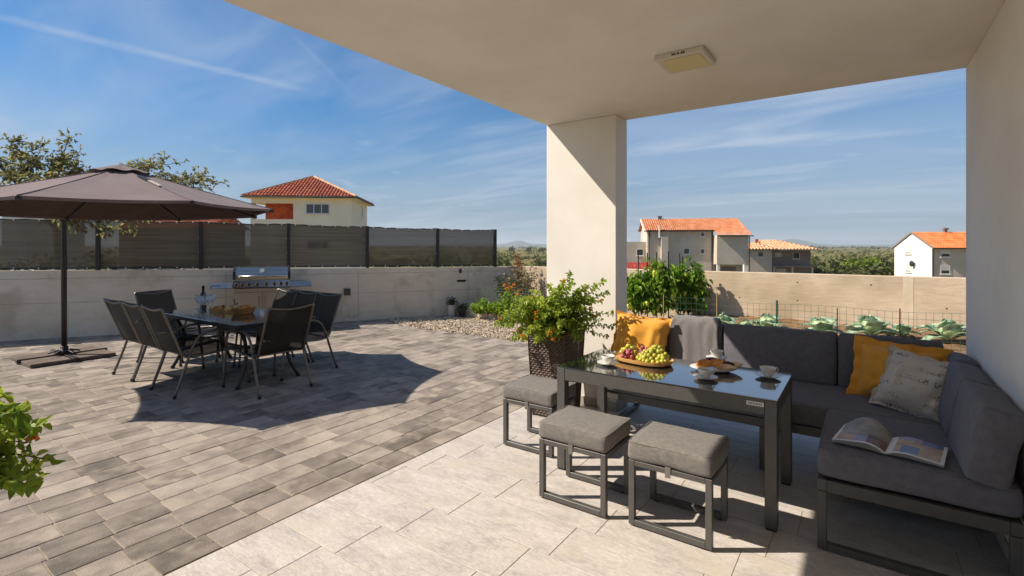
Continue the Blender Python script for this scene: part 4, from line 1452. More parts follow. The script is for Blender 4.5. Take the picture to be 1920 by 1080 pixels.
B().add([(-gx, -.30, .79), (gx, -.30, .79), (gx, -.27, .905), (-gx, -.27, .905), (-gx, .26, .79), (gx, .26, .79), (gx, .26, .905), (-gx, .26, .905)],
        [(0, 1, 2, 3), (4, 5, 6, 7), (0, 1, 5, 4), (3, 2, 6, 7), (0, 3, 7, 4), (1, 2, 6, 5)]).build('control_panel', m_steel, gr)
for k in (-.40, -.305, -.20, -.07, .07, .20, .305, .40):
    kb = B().tube([(k, -.288, .845), (k, -.300, .843)], .036, 16).build('knob', m_steel, gr, 'auto')
    B().tube([(k, -.3005, .843), (k, -.33, .836)], .024, 14).build('knob_grip', m_black, kb, 'auto')
prof = [(-.265, .93), (-.262, .985), (-.235, 1.06), (-.16, 1.125), (-.02, 1.15), (.16, 1.14), (.24, 1.05), (.25, .93)]
lid = B().grid(lambda i, j: (-gx + .03 + (2 * gx - .06) * j, *[Vector(q) for q in prof][round(i * 7)]), 7, 1).build('lid', m_steel, gr, 'auto')
for s in (-1, 1):
    n = len(prof)
    b = B()
    k0 = s * (gx - .03); k1 = s * (gx + .012)
    b.add([(k0, y * 1.02, .91 + (z - .91) * 1.02) for y, z in prof] + [(k1, y * 1.02, .91 + (z - .91) * 1.02) for y, z in prof],
          [tuple(range(n)), tuple(range(n, 2 * n))] + [(i, i + 1, n + i + 1, n + i) for i in range(n - 1)] + [(n - 1, 0, n, 2 * n - 1)])
    b.build('lid_cap', m_black, gr)
B().tube([(-gx + .07, -.285, .985), (gx - .07, -.285, .985)], .016, 10).tube([(-gx + .09, -.285, .985), (-gx + .09, -.25, .985)], .01, 6).tube([(gx - .09, -.285, .985), (gx - .09, -.25, .985)], .01, 6).build('lid_handle', m_steel, gr, True)
B().tube([(0, -.22, 1.075), (0, -.246, 1.088)], .036, 16).build('thermometer', M('dial_white', lin('e2e0da'), rough=.4), gr, 'auto')
fb = B().box(-gx + .02, gx - .02, -.262, .24, .906, .929)
fb.build('firebox', m_steelb, gr)
for s in (-1, 1):
    x0, x1 = sorted((s * (gx + .014), s * (gx + .36)))
    sh = B().add([(x, y, z) for x in (x0, x1) for y, z in ((-.25, .775), (-.30, .79), (-.245, .875), (.24, .875), (.24, .775))], [(0, 1, 2, 3, 4), (5, 6, 7, 8, 9)] + [(i, (i + 1) % 5, 5 + (i + 1) % 5, 5 + i) for i in range(5)]).build('side_shelf', m_steel, gr)
    B().tube([(x0 + .02 if s < 0 else x1 - .02, -.30, .83), (x0 + .02 if s < 0 else x1 - .02, .2, .83)], .008, 6).build('rail', m_steel, sh)
B().box(-.07, .07, -.0012, .0012, -.007, .007, mat=Matrix.Translation((-gx - .26, -.2745, .8335)) @ Matrix.Rotation(R(-33), 4, 'X')).build('nameplate', M('blue_plate', lin('2b3c66'), rough=.3), gr)

# ------------------------------------------------------------------ lounge set under the porch
m_alu = M('anthracite_alu', lin('5a5855'), lin('555350'), 20, rough=0.42, metal=0.25, spec=0.4)
m_fab = M('grey_outdoor_fabric', lin('6b6763'), lin('807b76'), 45, st=(1, 1, 1.6), det=9, lo=0.25, hi=0.75, rough=0.9, bump=0.35, bsc=330, spec=0.15, fine=0.15, fsc=330, sheen=0.1)
m_fab2 = M('charcoal_sofa_fabric', lin('605f64'), lin('6d6c72'), 30, det=9, lo=0.25, hi=0.75, rough=0.9, bump=0.3, bsc=330, spec=0.15, fine=0.12, fsc=330, sheen=0.1)
m_top = M('smoked_glass_top', lin('15181d'), rough=0.07, spec=1.0, coat=1.0)
m_top.node_tree.nodes['Principled BSDF'].inputs['Coat IOR'].default_value = 2.0

lt = thing('lounge_table', 'dark rectangular lounge table with glossy top beside the grey stools', 'table', (-1.03, 3.28, 0))
LZ = 0.695
hx_, hy_ = .665, .345
B().box(-hx_, hx_, -hy_, hy_, LZ - .006, LZ, .002).build('tabletop', m_top, lt)
ap_ = B()
for s in (-1, 1):
    ap_.box(-hx_ + .062, hx_ - .062, s * (hy_ - .024) - .02, s * (hy_ - .024) + .02, LZ - .088, LZ - .0065, .002)
    ap_.box(s * (hx_ - .024) - .02, s * (hx_ - .024) + .02, -hy_ + .062, hy_ - .062, LZ - .088, LZ - .0065, .002)
ap_.build('apron', m_alu, lt)
for sx in (-1, 1):
    for sy in (-1, 1):
        cx, cy = sx * (hx_ - .032), sy * (hy_ - .032)
        lg = B().box(cx - .03, cx + .03, cy - .03, cy + .03, .012, LZ - .0065, .003).build('leg', m_alu, lt)
        B().box(cx - .026, cx + .026, cy - .026, cy + .026, 0, .0118).build('foot_pad', m_black, lg)
tg = B().box(.515, .60, -hy_ + .0015, -hy_ + .0038, LZ - .046, LZ - .024, .0005).build('tag', M('tag_white', lin('d9d7d2'), rough=.5), lt)
ink = B()
for k in range(9):
    ink.box(.524 + k * .0078, .5285 + k * .0078, -hy_ + .0006, -hy_ + .0012, LZ - .0395 - .002 * (k in (0, 5)), LZ - .0305 + .001 * (k % 2))
ink.build('tag_print', M('tag_ink', lin('4a4a4a'), rough=.6), tg)

def stool(x, y, label, seed, w=.43, dp=.36):
    t = thing('stool', label, 'stool', (x, y, 0), 0, 'grey cushioned stools by the lounge table')
    hx, hy, zt = w / 2, dp / 2, .355
    for s in (-1, 1):
        yy = s * (hy - .016)
        f = B()
        f.box(-hx, -hx + .032, yy - .016, yy + .016, .008, zt, .002).box(hx - .032, hx, yy - .016, yy + .016, .008, zt, .002)
        f.box(-hx + .0325, hx - .0325, yy - .016, yy + .016, .008, .038, .002).box(-hx + .0325, hx - .0325, yy - .016, yy + .016, zt - .028, zt, .002)
        fo = f.build('side_frame', m_alu, t)
        for q in (-1, 1):
            B().box(q * (hx - .04) - .015, q * (hx - .04) + .015, yy - .012, yy + .012, 0, .0078).build('foot_pad', m_black, fo)
    f = B()
    for s in (-1, 1):
        f.box(s * (hx - .016) - .015, s * (hx - .016) + .015, -hy + .0325, hy - .0325, zt - .027, zt - .001, .002)
    f.box(-hx + .0325, hx - .0325, -hy + .0325, hy - .0325, zt - .012, zt - .004)
    f.build('seat_frame', m_alu, t)
    cu = obj('cushion', cushion(hx + .004, hy + .004, .05, .018, .012, seed=seed, wr=.007, side=.006), m_fab, t, (0, 0, zt + .054))
    piping(hx + .005, hy + .005, .051, .018, m_fab, cu)
    B().box(-.016, .012, -hy - .0035, -hy - .001, zt - .045, zt + .012).build('care_tag', M('tag_grey', lin('6b6660'), rough=.8), t)
    return t
stool(-2.015, 3.235, 'grey stool left of the lounge table, half hidden behind the table leg', 1)
stool(-1.372, 2.72, 'grey stool in the middle of the three, just left of the foremost one', 2)
stool(-.82, 2.745, 'foremost grey stool, closest to the table leg with the white tag', 3)

# the L of two sofas
def sled(b, p, q, wdt=.04, zs=(.022, .323)):
    """closed rectangular end frame between two floor points"""
    p, q = Vector(p), Vector(q)
    for a in (p, q):
        b.box(a.x - wdt / 2, a.x + wdt / 2, a.y - wdt / 2, a.y + wdt / 2, .008, .2925, .002)
    dv = (q - p).normalized() * (wdt / 2 + .0005)
    for z in zs:
        b.beam(p + dv + Vector((0, 0, z)), q - dv + Vector((0, 0, z)), wdt, .03, ch=.002)
    return b
sf = thing('lounge_sofa', 'long grey lounge sofa along the garden edge, with a throw over its back', 'sofa', (-.6, 4.1, 0))
so = Vector((-.6, 4.1, 0))
X0, X1, Y0, Y1 = -1.745, .50, 3.70, 4.50
for x in (X0 + .02, -.55, X1 - .02):
    sled(B(), (x - so.x, Y0 + .02 - so.y, 0), (x - so.x, Y1 - .02 - so.y, 0)).build('side_frame', m_alu, sf)
b = B()
b.box(X0 - so.x, X1 - so.x, Y0 - so.y, Y0 + .04 - so.y, .295, .352, .002).box(X0 - so.x, X1 - so.x, Y1 - .04 - so.y, Y1 - so.y, .295, .352, .002)
b.box(X0 + .05 - so.x, X1 - .05 - so.x, Y0 + .041 - so.y, Y1 - .041 - so.y, .315, .34)
b.build('seat_frame', m_alu, sf)
b = B()
for x in (X0 + .03, -.93, -.15, X1 - .03):
    b.box(x - .02 - so.x, x + .02 - so.x, Y1 - .038 - so.y, Y1 - .002 - so.y, .353, .72, .002)
b.box(X0 + .01 - so.x, X1 - .01 - so.x, Y1 - .036 - so.y, Y1 - .004 - so.y, .7205, .75, .002)
b.build('back_frame', m_alu, sf)
piping((X1 - X0) / 2 - .002, .385, .067, .03, m_fab2, obj('seat_cushion', cushion((X1 - X0) / 2 - .002, .385, .066, .03, .012, seed=11, wr=.005), m_fab2, sf, ((X0 + X1) / 2 - so.x, 4.06 - so.y, .425)))
for i, (a, c) in enumerate(((X0 + .02, -.942), (-.938, -.152), (-.148, .44))):
    obj('back_cushion', cushion((c - a) / 2 - .003, .075, .195, .028, .0, seed=20 + i, wr=.007, side=.006), m_fab2, sf, ((a + c) / 2 - so.x, 4.375 - so.y, .675), (R(-8), 0, 0))
ss = thing('lounge_sofa', 'short grey lounge sofa along the side wall, with an open magazine on it', 'sofa', (.2, 3.3, 0))
so2 = Vector((.2, 3.3, 0))
A0_, A1_, B0_, B1_ = -.185, .545, 2.90, 3.685
for y in (B0_ + .02, B1_ - .02):
    sled(B(), (A0_ + .02 - so2.x, y - so2.y, 0), (A1_ - .02 - so2.x, y - so2.y, 0), zs=(.022,)).build('side_frame', m_alu, ss)
b = B()
b.box(A0_ - so2.x, A0_ + .04 - so2.x, B0_ - so2.y, B1_ - so2.y, .2955, .3525, .002).box(A1_ - .04 - so2.x, A1_ - so2.x, B0_ - so2.y, B1_ - so2.y, .2955, .3525, .002)
b.box(A0_ + .041 - so2.x, A1_ - .041 - so2.x, B0_ - so2.y - .001, B0_ + .04 - so2.y, .294, .351, .002)
b.box(A0_ + .05 - so2.x, A1_ - .05 - so2.x, B0_ + .041 - so2.y, B1_ - .01 - so2.y, .315, .34)
b.build('seat_frame', m_alu, ss)
piping((A1_ - A0_) / 2 + .002, (B1_ - B0_) / 2, .071, .035, m_fab2, obj('seat_cushion', cushion((A1_ - A0_) / 2 + .002, (B1_ - B0_) / 2, .07, .035, .012, seed=12, wr=.005), m_fab2, ss, ((A0_ + A1_) / 2 - so2.x, (B0_ + B1_) / 2 - so2.y, .43)))
for i, (a, c) in enumerate(((2.86, 3.40), (3.405, 3.93))):
    obj('back_cushion', cushion(.075, (c - a) / 2 - .003, .165, .028, .0, seed=30 + i, wr=.007, side=.008), m_fab2, ss, (.455 - so2.x, (a + c) / 2 - so2.y, .655), (0, R(12), 0))
obj('back_cushion', cushion(.065, .15, .165, .045, .0, seed=33, wr=.006), m_fab2, ss, (.475 - so2.x, 4.10 - so2.y, .668), (0, R(12), 0))

# throw over the left back cushion
m_throw = M('grey_throw', lin('6e6a6a'), lin('7f7a78'), 150, rough=0.95, bump=0.6, bsc=260, sheen=0.3, spec=0.1)
pr = smooth_path([(0, y_, z_) for y_, z_ in [(4.47, .58), (4.478, .74), (4.47, .855), (4.445, .893), (4.405, .903), (4.355, .898), (4.318, .868), (4.298, .80), (4.278, .68), (4.258, .56), (4.23, .506), (4.17, .502)]], 4)
def thr(i, j):
    k = i * (len(pr) - 1); a = int(min(k, len(pr) - 2)); p = pr[a].lerp(pr[a + 1], k - a)
    fall = max(0, (i - 0.45) / 0.55)
    x = -1.345 + .37 * j + .035 * fall * (1 if j > .5 else -0.4) + .008 * math.sin(i * 17)
    wv = 0.012 * math.sin(j * 15 + i * 3) * (0.3 + fall) + 0.01 * mnoise.noise(Vector((j * 3, i * 5, 1)))
    return (x, p.y - 0.008 - abs(wv) * (1 if i > .4 else 0), p.z + 0.006 + (0.006 * mnoise.noise(Vector((j * 4, i * 4, 7)))))
o = B().grid(thr, 60, 22).build('throw_blanket', m_throw, smooth=True)
o.modifiers.new('thickness', 'SOLIDIFY').thickness = 0.008
tag(o, 'folded grey throw blanket draped over the back of the long sofa', 'blanket')

m_yel = M('mustard_linen', lin('d6922a'), lin('e2a23a'), 200, rough=0.9, bump=0.35, bsc=330, sheen=0.2, fine=0.10, fsc=500)
m_crm = M('printed_cream_linen', lin('cfc6b8'), lin('c2b8aa'), 200, rough=0.9, bump=0.4, bsc=300, fine=0.08, fsc=400)
# faded grey print of handwriting on the cream cover
t_ = m_crm.node_tree; g2 = NT(t_)
pb = [n for n in t_.nodes if n.type == 'BSDF_PRINCIPLED'][0]
base = pb.inputs['Base Color'].links[0].from_socket
oc = g2.n('ShaderNodeTexCoord').outputs['Object']
scr = g2.ramp(g2.noise(g2.mapping(oc, scale=(1.6, 0.0, 1.0)), 46, 3, 0.6, 1.6), 0.50, 0.57)
sx_ = g2.n('ShaderNodeSeparateXYZ'); g2.l(oc, sx_.inputs[0])
rows_ = g2.ramp(g2.math('SINE', g2.math('MULTIPLY', sx_.outputs[2], 95.0)), -0.1, 0.5)
area = g2.ramp(g2.noise(oc, 8, 2, 0.5), 0.42, 0.56)
k_ = g2.math('MULTIPLY', g2.math('MULTIPLY', scr, rows_), g2.math('MULTIPLY', area, 1.0))
g2.l(g2.mix(k_, base, lin('6f6a66')), pb.inputs['Base Color'])
for (lb_, me, mm, loc, rot) in (
        ('bright mustard cushion in the sun at the left end of the long sofa', pillow(.46, .42, .19, 3, .02, .022), m_yel, (-1.575, 4.155, .70), (R(-20), R(5), R(6))),
        ('shaded mustard cushion with ruffled edge in the sofa corner', pillow(.44, .37, .17, 5, .05, .034), m_yel, (.185, 4.14, .655), (R(-20), R(3), R(-10))),
        ('cream cushion with faded grey printed script leaning on the mustard one', pillow(.385, .375, .17, 8, .022, .026), m_crm, (.275, 3.91, .655), (R(-28), R(9), R(-24)))):
    tag(obj('cushion', me, mm, None, loc, rot), lb_, 'cushion', 'loose cushions on the sofas')

# open magazine on the short sofa
m_paper = M('white_paper', lin('dedcd8'), rough=.45)
cols = [m_paper] + [M(n_, lin(a_), lin(b_), 14, det=3, rough=.4) for n_, a_, b_ in (
    ('photo_tan', 'a98765', 'c3a687'), ('photo_blue', '46597e', '6d7fa6'), ('photo_brown', '5d3a26', '8a5c3a'), ('photo_grey', '85807a', 'a39d94'), ('photo_lilac', '8b83a0', 'a8a0b4'))]
mg = thing('magazine', 'open glossy magazine lying on the short sofa seat', 'magazine', (.105, 3.10, .512), R(-9))
def page(s, lift, pick, curl=0.0):
    def fn(i, j):
        x = s * .215 * i
        z = lift * (0.030 * math.sin(min(1, i * 2.2) * PI * .5) * (1 - .75 * i) + 0.004) + curl * max(0, j - .45) * math.sin(PI * i) * .16
        return (x, -.14 + .28 * j, z)
    return B().grid(fn, 16, 12, mi=pick)
def pick_r(i, j):
    if i < .08 or i > .90 or j < .07 or j > .92: return 0
    if j < .50 and i < .55: return 2 if i > .2 else 1
    if i > .62 and j < .70: return 1
    return 2 if (i > .5 and j > .70) else 5 if j > .75 else 1
def pick_l(i, j):
    if i > .93 or j < .05: return 0
    if i < .35 and j < .45: return 3
    if i < .6 and j < .35: return 5
    return 4 if j > .4 else 1
for s, pk in ((1, pick_r), (-1, pick_l)):
    for q, lf in enumerate((0.35, 0.7, 1.0)):
        o = page(s, lf, pk if q == 2 else 0).build('page', cols, mg, True)
o = page(-1, 1.35, pick_l, .6).build('page', cols, mg, True)

# ------------------------------------------------------------------ on the lounge table
TBZ = LZ + .0006
m_grapeg = M('green_grape', lin('9aa83a'), lin('c3bd55'), 0, rand=.18, rough=.22, spec=.5, transl=.25)
m_grapeg = M('green_grape', lin('adb53c'), lin('dccb5a'), 30, rand=.22, rough=.25, spec=.5, transl=.25, shift=True)
m_graper = M('red_grape', lin('8a3a42'), lin('b8686a'), 30, rand=.25, rough=.25, spec=.5, transl=.15, shift=True)
m_stem = M('grape_stem', lin('6d6a32'), rough=.7)
gbx, gby = -1.262, 3.385
gb = thing('fruit_board', 'oval pale wooden board heaped with grapes on the lounge table', 'board', (gbx, gby, TBZ), R(-11))
oval = lambda a, k=1.0: (.215 * k * math.copysign(abs(math.cos(a)) ** .8, math.cos(a)), .135 * k * math.copysign(abs(math.sin(a)) ** .8, math.sin(a)))
b = B()
ra = [q * 2 * PI / 40 for q in range(40)]
def rim(i, j):
    k, z = [(.80, .014), (.93, .018), (1.0, .034), (1.0, .028), (.94, .008), (.80, .006)][round(i * 5)]
    q = oval(2 * PI * j, k)
    return (q[0], q[1], z)
b.grid(rim, 5, 40)
b.prism([oval(a, .82) for a in ra], .006, .016)
b.build('board', m_wood, gb, 'auto')
for s in (-1, 1):
    B().box(s * .10 - .03, s * .10 + .03, -.05, .05, 0, .0058).build('foot_pad', m_black, gb)
gsp = bmesh.new(); bmesh.ops.create_uvsphere(gsp, u_segments=12, v_segments=8, radius=.0148)
gme = bpy.data.meshes.new('grape'); gsp.to_mesh(gme); gsp.free()
gme.polygons.foreach_set('use_smooth', [True] * len(gme.polygons))
gmr = gme.copy(); gme.materials.append(m_grapeg); gmr.materials.append(m_graper)
gr_ = Matrix.Rotation(R(-11), 4, 'Z')
placed = []
def bunch(label, cx, cy, rx, ry, hgt, n, me):
    c = gr_ @ Vector((cx, cy, 0))
    t = thing('grape_bunch', label, 'grapes', (gbx + c.x, gby + c.y, TBZ + .018), R(-11), 'grape bunches on the board')
    k = tries = 0
    while k < n and tries < 6000:
        tries += 1
        a, r = rnd.random() * 6.283, rnd.random() ** .5
        x, y = cx + rx * r * math.cos(a), cy + ry * r * math.sin(a)
        zmax = max(0, hgt * (1 - r * r))
        z = .0148 + zmax * rnd.random() ** .6
        if any((x - q[0]) ** 2 + (y - q[1]) ** 2 + (z - q[2]) ** 2 < .0255 ** 2 for q in placed): continue
        placed.append((x, y, z)); k += 1
        o = obj('grape', me, None, t, (x - cx, y - cy, z), (rnd.random() * 3, rnd.random() * 3, 0))
        s = rnd.uniform(.92, 1.12); o.scale = (s, s, s * 1.1)
    B().tube([(0, 0, .02), (.01, .02, hgt * .8), (.03, .035, hgt + .022)], .0025, 5).build('stem', m_stem, t)
bunch('bunch of green grapes at the right end of the wooden board', .090, -.02, .105, .092, .072, 66, gme)
bunch('bunch of red grapes at the front left of the wooden board', -.085, -.045, .05, .045, .052, 15, gmr)
bunch('bunch of yellow green grapes at the left end of the wooden board', -.130, .040, .062, .062, .065, 26, gme)
bunch('bunch of green grapes heaped at the back edge of the wooden board', .075, .075, .075, .045, .085, 26, gme)
bunch('bunch of red grapes at the back of the wooden board, between green ones', -.03, .07, .05, .038, .070, 11, gmr)

m_china = M('white_china', lin('d9d6ce'), rough=.18, spec=.5, coat=.3)
m_tea = M('dark_coffee', lin('2a1710'), rough=.15)
m_deco = [M('leaf_decor', lin('7b8450'), rough=.4), M('flower_decor', lin('b98f3f'), rough=.4), M('berry_decor', lin('8d5a4a'), rough=.4)]
def cup_set(x, y, rz, l_cup, l_sau):
    s = thing('saucer', l_sau, 'saucer', (x, y, TBZ), rz, 'white saucers on the lounge table')
    B().lathe([(.001, .003), (.034, .003), (.034, .0), (.036, .002), (.060, .011), (.072, .017), (.0725, .0185), (.059, .0145), (.036, .007), (.001, .0065)], 28).build('plate', m_china, s, True)
    c = thing('teacup', l_cup, 'cup', (x, y, TBZ + .0075), rz, 'white teacups on the lounge table')
    bw = B().lathe([(.001, .002), (.021, .002), (.022, 0), (.023, .004), (.036, .022), (.044, .045), (.0465, .056), (.0455, .0562), (.042, .045), (.034, .023), (.001, .007)], 28).build('bowl', m_china, c, True)
    B().lathe([(.001, .040), (.0405, .040)], 20).build('coffee', m_tea, c)
    B().tube(smooth_path([(.043, 0, .047), (.060, 0, .050), (.066, 0, .038), (.055, 0, .022), (.036, 0, .019)], 5), .0032, 7).build('handle', m_china, c, True)
    dk = B()
    for k in range(16):
        a = k * .39 + rnd.uniform(-.1, .1); z = rnd.uniform(.020, .038)
        r = .0355 + (z - .022) * .36 + .0007
        m4 = Matrix.Rotation(a, 4, 'Z') @ Matrix.Translation((r, 0, z)) @ Matrix.Rotation(R(20), 4, 'Y') @ Matrix.Rotation(rnd.random() * 3, 4, 'X')
        w_ = rnd.uniform(.0025, .005)
        dk.add([m4 @ Vector(q) for q in ((0, -w_, 0), (0, 0, -w_ * .5), (0, w_, 0), (0, 0, w_ * .5))], [(0, 1, 2, 3)], k % 3)
    dk.build('flower_print', m_deco, bw)
from_px = lambda u, v: (lambda d: at(u, d))((EYE - LZ) * 936 / (v - 463))
for u, v, rz, a, b_ in ((1140, 684, -.2, 'white teacup left of the grapes, in full sun', 'white saucer under the sunlit cup left of the grapes'),
                        (1323, 711, .3, 'white teacup at the front edge, before the pastry plate', 'white saucer at the front edge of the lounge table, before the pastries'),
                        (1440, 708, .1, 'white teacup alone at the right end of the lounge table', 'white saucer alone at the right end of the lounge table'),
                        (1344, 674, .5, 'white teacup behind the pastry plate, nearest the sofa back', 'white saucer behind the pastry plate')):
    x, y = from_px(u, v)
    cup_set(x, y, YAW + rz, a, b_)
x, y = from_px(1338, 695)
pp = thing('pastry_plate', 'oval white plate of pastries in the middle of the lounge table', 'plate', (x, y, TBZ), YAW - .22)
b = B()
b.grid(lambda i, j: [(r * 1.35 * math.cos(6.2832 * j), r * math.sin(6.2832 * j), z) for r, z in ((.001, .004), (.065, .004), (.068, 0), (.075, .006), (.108, .022), (.109, .024), (.076, .011), (.06, .008), (.001, .008))][round(i * 8)], 8, 32)
b.build('dish', m_china, pp, True)
def roll(name, label, loc, rot, L_, r_, mat, seg=9, bend=.25, grp='pastries heaped on the plate'):
    t = thing(name, label, 'pastry', pp.matrix_basis @ Vector(loc) if False else (0, 0, 0))
    t.location = Matrix.Translation(pp.location) @ Matrix.Rotation(pp.rotation_euler.z, 4, 'Z') @ Vector(loc)
    t.rotation_euler = (rot[0], rot[1], rot[2] + pp.rotation_euler.z)
    t['group'] = grp
    pts, rr = [], []
    for k in range(41):
        f = k / 40
        x_ = (f - .5) * L_
        pts.append((x_, -bend * (abs(f - .5) * 2) ** 2 * L_ * .6, 0))
        env = max(.12, math.sin(PI * min(1, max(0, f))) ** .55)
        rr.append(r_ * env * (1 + .10 * abs(math.sin(f * PI * seg))))
    B().tube(pts, r_, 12, rr=rr).build('body', mat, t, True)
    return t
m_sug = M('sugared_crust', lin('c08a55'), lin('e6cfae'), 26, det=5, rough=.7, bump=.5, bsc=60)
roll('croissant', 'golden croissant at the left of the pastry plate', (-.062, .0, .042), (0, 0, .5), .125, .028, m_dough)
roll('croissant', 'golden croissant in the middle of the pastry plate', (.035, .012, .046), (0, .05, -.25), .125, .028, m_dough)
roll('chocolate_roll', 'dark chocolate roll at the back of the pastry plate', (-.01, .058, .05), (0, -.05, .35), .115, .023, m_choc, 4, .05)
roll('chocolate_roll', 'dark chocolate roll lying right of the middle croissant', (.075, -.012, .048), (0, -.1, -.45), .105, .019, m_choc, 4, .05)
roll('sugar_roll', 'pale sugared pastry at the right edge of the pastry plate', (.118, -.005, .038), (0, -.15, .55), .12, .022, m_sug, 5, .25)
roll('sugar_roll', 'pale sugared pastry at the front of the pastry plate', (.062, -.052, .036), (0, 0, .12), .13, .020, m_sug, 5, .25)

# ------------------------------------------------------------------ potted lantanas
m_wicker = M('brown_wicker', lin('4a3a33'), lin('62503f'), 60, st=(1, 1, 1), rough=0.5, spec=0.4, bump=0.3, bsc=300)
def wicker_pot(x, y, label, wt=.185, wb=.150, h=.735):
    t = thing('wicker_planter', label, 'planter', (x, y, 0), 0, 'wicker planters of the lantanas')
    b = B()
    nc, nr = 17, 36
    for s in range(4):
        a = s * PI / 2
        ca, sa = math.cos(a), math.sin(a)
        def pt(i, j, o, ca=ca, sa=sa):
            z = .012 + (h - .012) * j
            hw = wb + (wt - wb) * j
            px_, py_ = (2 * i - 1) * hw, -hw - o
            return (px_ * ca - py_ * sa, px_ * sa + py_ * ca, z)
        for i in range(nc):
            for j in range(nr):
                o = .0045 if (i + j) % 2 else -.001
                i0, i1, j0, j1 = i / nc, (i + 1) / nc, j / nr, (j + 1) / nr
                jm = (j0 + j1) / 2; q = (i1 - i0) * .22
                b.add([pt(i0, j0 + .002, -.003), pt(i1, j0 + .002, -.003), pt(i1, j1 - .002, -.003), pt(i0, j1 - .002, -.003), pt(i0 + q, jm, o), pt(i1 - q, jm, o)],
                      [(0, 1, 5, 4), (3, 4, 5, 2), (0, 4, 3), (1, 2, 5)])
    b.build('woven_body', m_wicker, t, 'auto')
    r = B()
    for s in range(4):
        a = s * PI / 2
        m4 = Matrix.Rotation(a, 4, 'Z')
        r.box(-wt - .012, wt + .012 - .0245, -wt - .012, -wt + .012, h + .0005, h + .022, .004, mat=m4)
    r.build('rim', m_wicker, t)
    for sx in (-1, 1):
        for sy in (-1, 1):
            B().beam((sx * wb, sy * wb, 0), (sx * wt, sy * wt, h), .012, .012).build('corner_strand', m_wicker, t)
    B().box(-wt + .013, wt - .013, -wt + .013, wt - .013, h - .06, h - .03).build('potting_soil', m_soil, t)
    B().box(-wb + .005, wb - .005, -wb + .005, wb - .005, .004, h - .061).build('liner', m_black, t)
    return t
m_lan = leafmat('lantana_leaf', '547624', 'b9c64a', 0.48, 0.45)
m_stemg = M('green_stem', lin('5a6130'), lin('73653f'), 12, rough=.7)
m_blo = M('orange_blossom', lin('dd7420'), lin('f2b040'), 0, tone='attr', rough=.6, coord='Position', transl=.3)
def blossom_mesh(n, r):
    d = unit(nprng.normal(0, 1, (n, 3))); d[:, 2] = np.abs(d[:, 2]) * .8; d = unit(d)
    V, F = leaf_arrays(d * r * .35, unit(d + nprng.normal(0, .35, (n, 3))), np.full(n, r * .95), 1.0, .1, .12)
    return np_mesh('blossom', V, F, [m_blo], np.repeat(nprng.random(n), 6))
def lantana(name_label, base, tg, leaf, nstem, nblo, group, clip=None):
    t = thing('lantana_shrub', name_label, 'shrub', base, 0, group)
    B0 = Vector(base)
    LP, LD, LS, LT = [], [], [], []
    sb = B(); ends = []
    for k in range(nstem):
        e = tg(k) - B0
        q = Vector((rnd.gauss(0, .06), rnd.gauss(0, .06), 0))
        mid = q.lerp(e, .5) + Vector((rnd.gauss(0, .04), rnd.gauss(0, .04), .06 + rnd.random() * .06))
        ps = smooth_path([q, mid, e], 5)
        if clip: ps = [Vector((p.x, min(p.y, clip - B0.y), p.z)) for p in ps]
        sb.tube(ps, .003, 4, rr=[.0048 - .0032 * i / (len(ps) - 1) for i in range(len(ps))], cap=False)
        ends.append(ps[-1])
        Lp = sum((ps[i + 1] - ps[i]).length for i in range(len(ps) - 1))
        nn = max(4, int(Lp / (leaf * .62)))
        tb = rnd.gauss(.47 if leaf > .052 else .32, .16)
        for i in range(nn):
            f = .25 + .75 * (i + .6) / nn
            a = min(f, .999) * (len(ps) - 1); p = ps[int(a)].lerp(ps[int(a) + 1], a % 1)
            tan = (ps[int(a) + 1] - ps[int(a)]).normalized()
            sd, up = frame_of(tan)
            ph = i * 1.57 + rnd.random()
            for s in (0, PI):
                o = sd * math.cos(ph + s) + up * math.sin(ph + s)
                dv = (o + tan * .55 + Vector((rnd.gauss(0, .22), rnd.gauss(0, .22), rnd.gauss(.12, .22)))).normalized()
                LP.append(p[:]); LD.append(dv[:]); LS.append(leaf * rnd.uniform(.6, 1.2) * (1.1 - .35 * f)); LT.append(tb + rnd.gauss(0, .16) + .15 * (f - .5))
    sb.build('stem', m_stemg, t)
    P = np.array(LP)
    if clip: P[:, 1] = np.minimum(P[:, 1], clip - B0.y)
    leaves('foliage', P, np.array(LD), np.array(LS), m_lan, t, asp=.68, droop=.30, fold=.10, tone=np.clip(np.array(LT), 0, 1))
    bm_ = [blossom_mesh(18, leaf * .34) for _ in range(3)]
    rnd.shuffle(ends)
    for i, e in enumerate(ends[:nblo]):
        obj('blossom', bm_[i % 3], None, t, e + Vector((0, 0, leaf * .12)), (rnd.uniform(-.6, .6), rnd.uniform(-.6, .6), rnd.random() * 6))
    return t
PX, PY = -2.257, 3.905
wicker_pot(PX, PY, 'tall brown wicker planter standing in front of the white pillar')
def main_target(k):
    if k < 96:                                            # the dense low left mass
        u, v, d = rnd.gauss(1010, 36), rnd.uniform(556, 640), rnd.gauss(4.22, .13)
        if u < 960: v = max(v, 585)
    elif k < 136:
        u, v, d = rnd.uniform(1040, 1120), rnd.uniform(545, 640), rnd.gauss(4.28, .11)
    else:                                                 # single sprigs
        u, v, d = [(1068, 512, 4.3), (1075, 530, 4.25), (1098, 535, 4.35), (1133, 528, 4.35), (1140, 548, 4.3), (1128, 565, 4.4), (1030, 536, 4.2), (1048, 540, 4.25),
                   (1058, 528, 4.2), (1148, 590, 4.3), (1150, 612, 4.35), (1128, 600, 4.25), (958, 575, 4.15), (938, 600, 4.1), (930, 604, 4.1), (1138, 632, 4.3), (1000, 545, 4.25),
                   (985, 560, 4.2), (1110, 560, 4.2), (1085, 548, 4.3), (1120, 540, 4.3)][(k - 136) % 21]
    q = at(u, d)
    return Vector((q[0], min(q[1], 4.22), hz(v, d)))
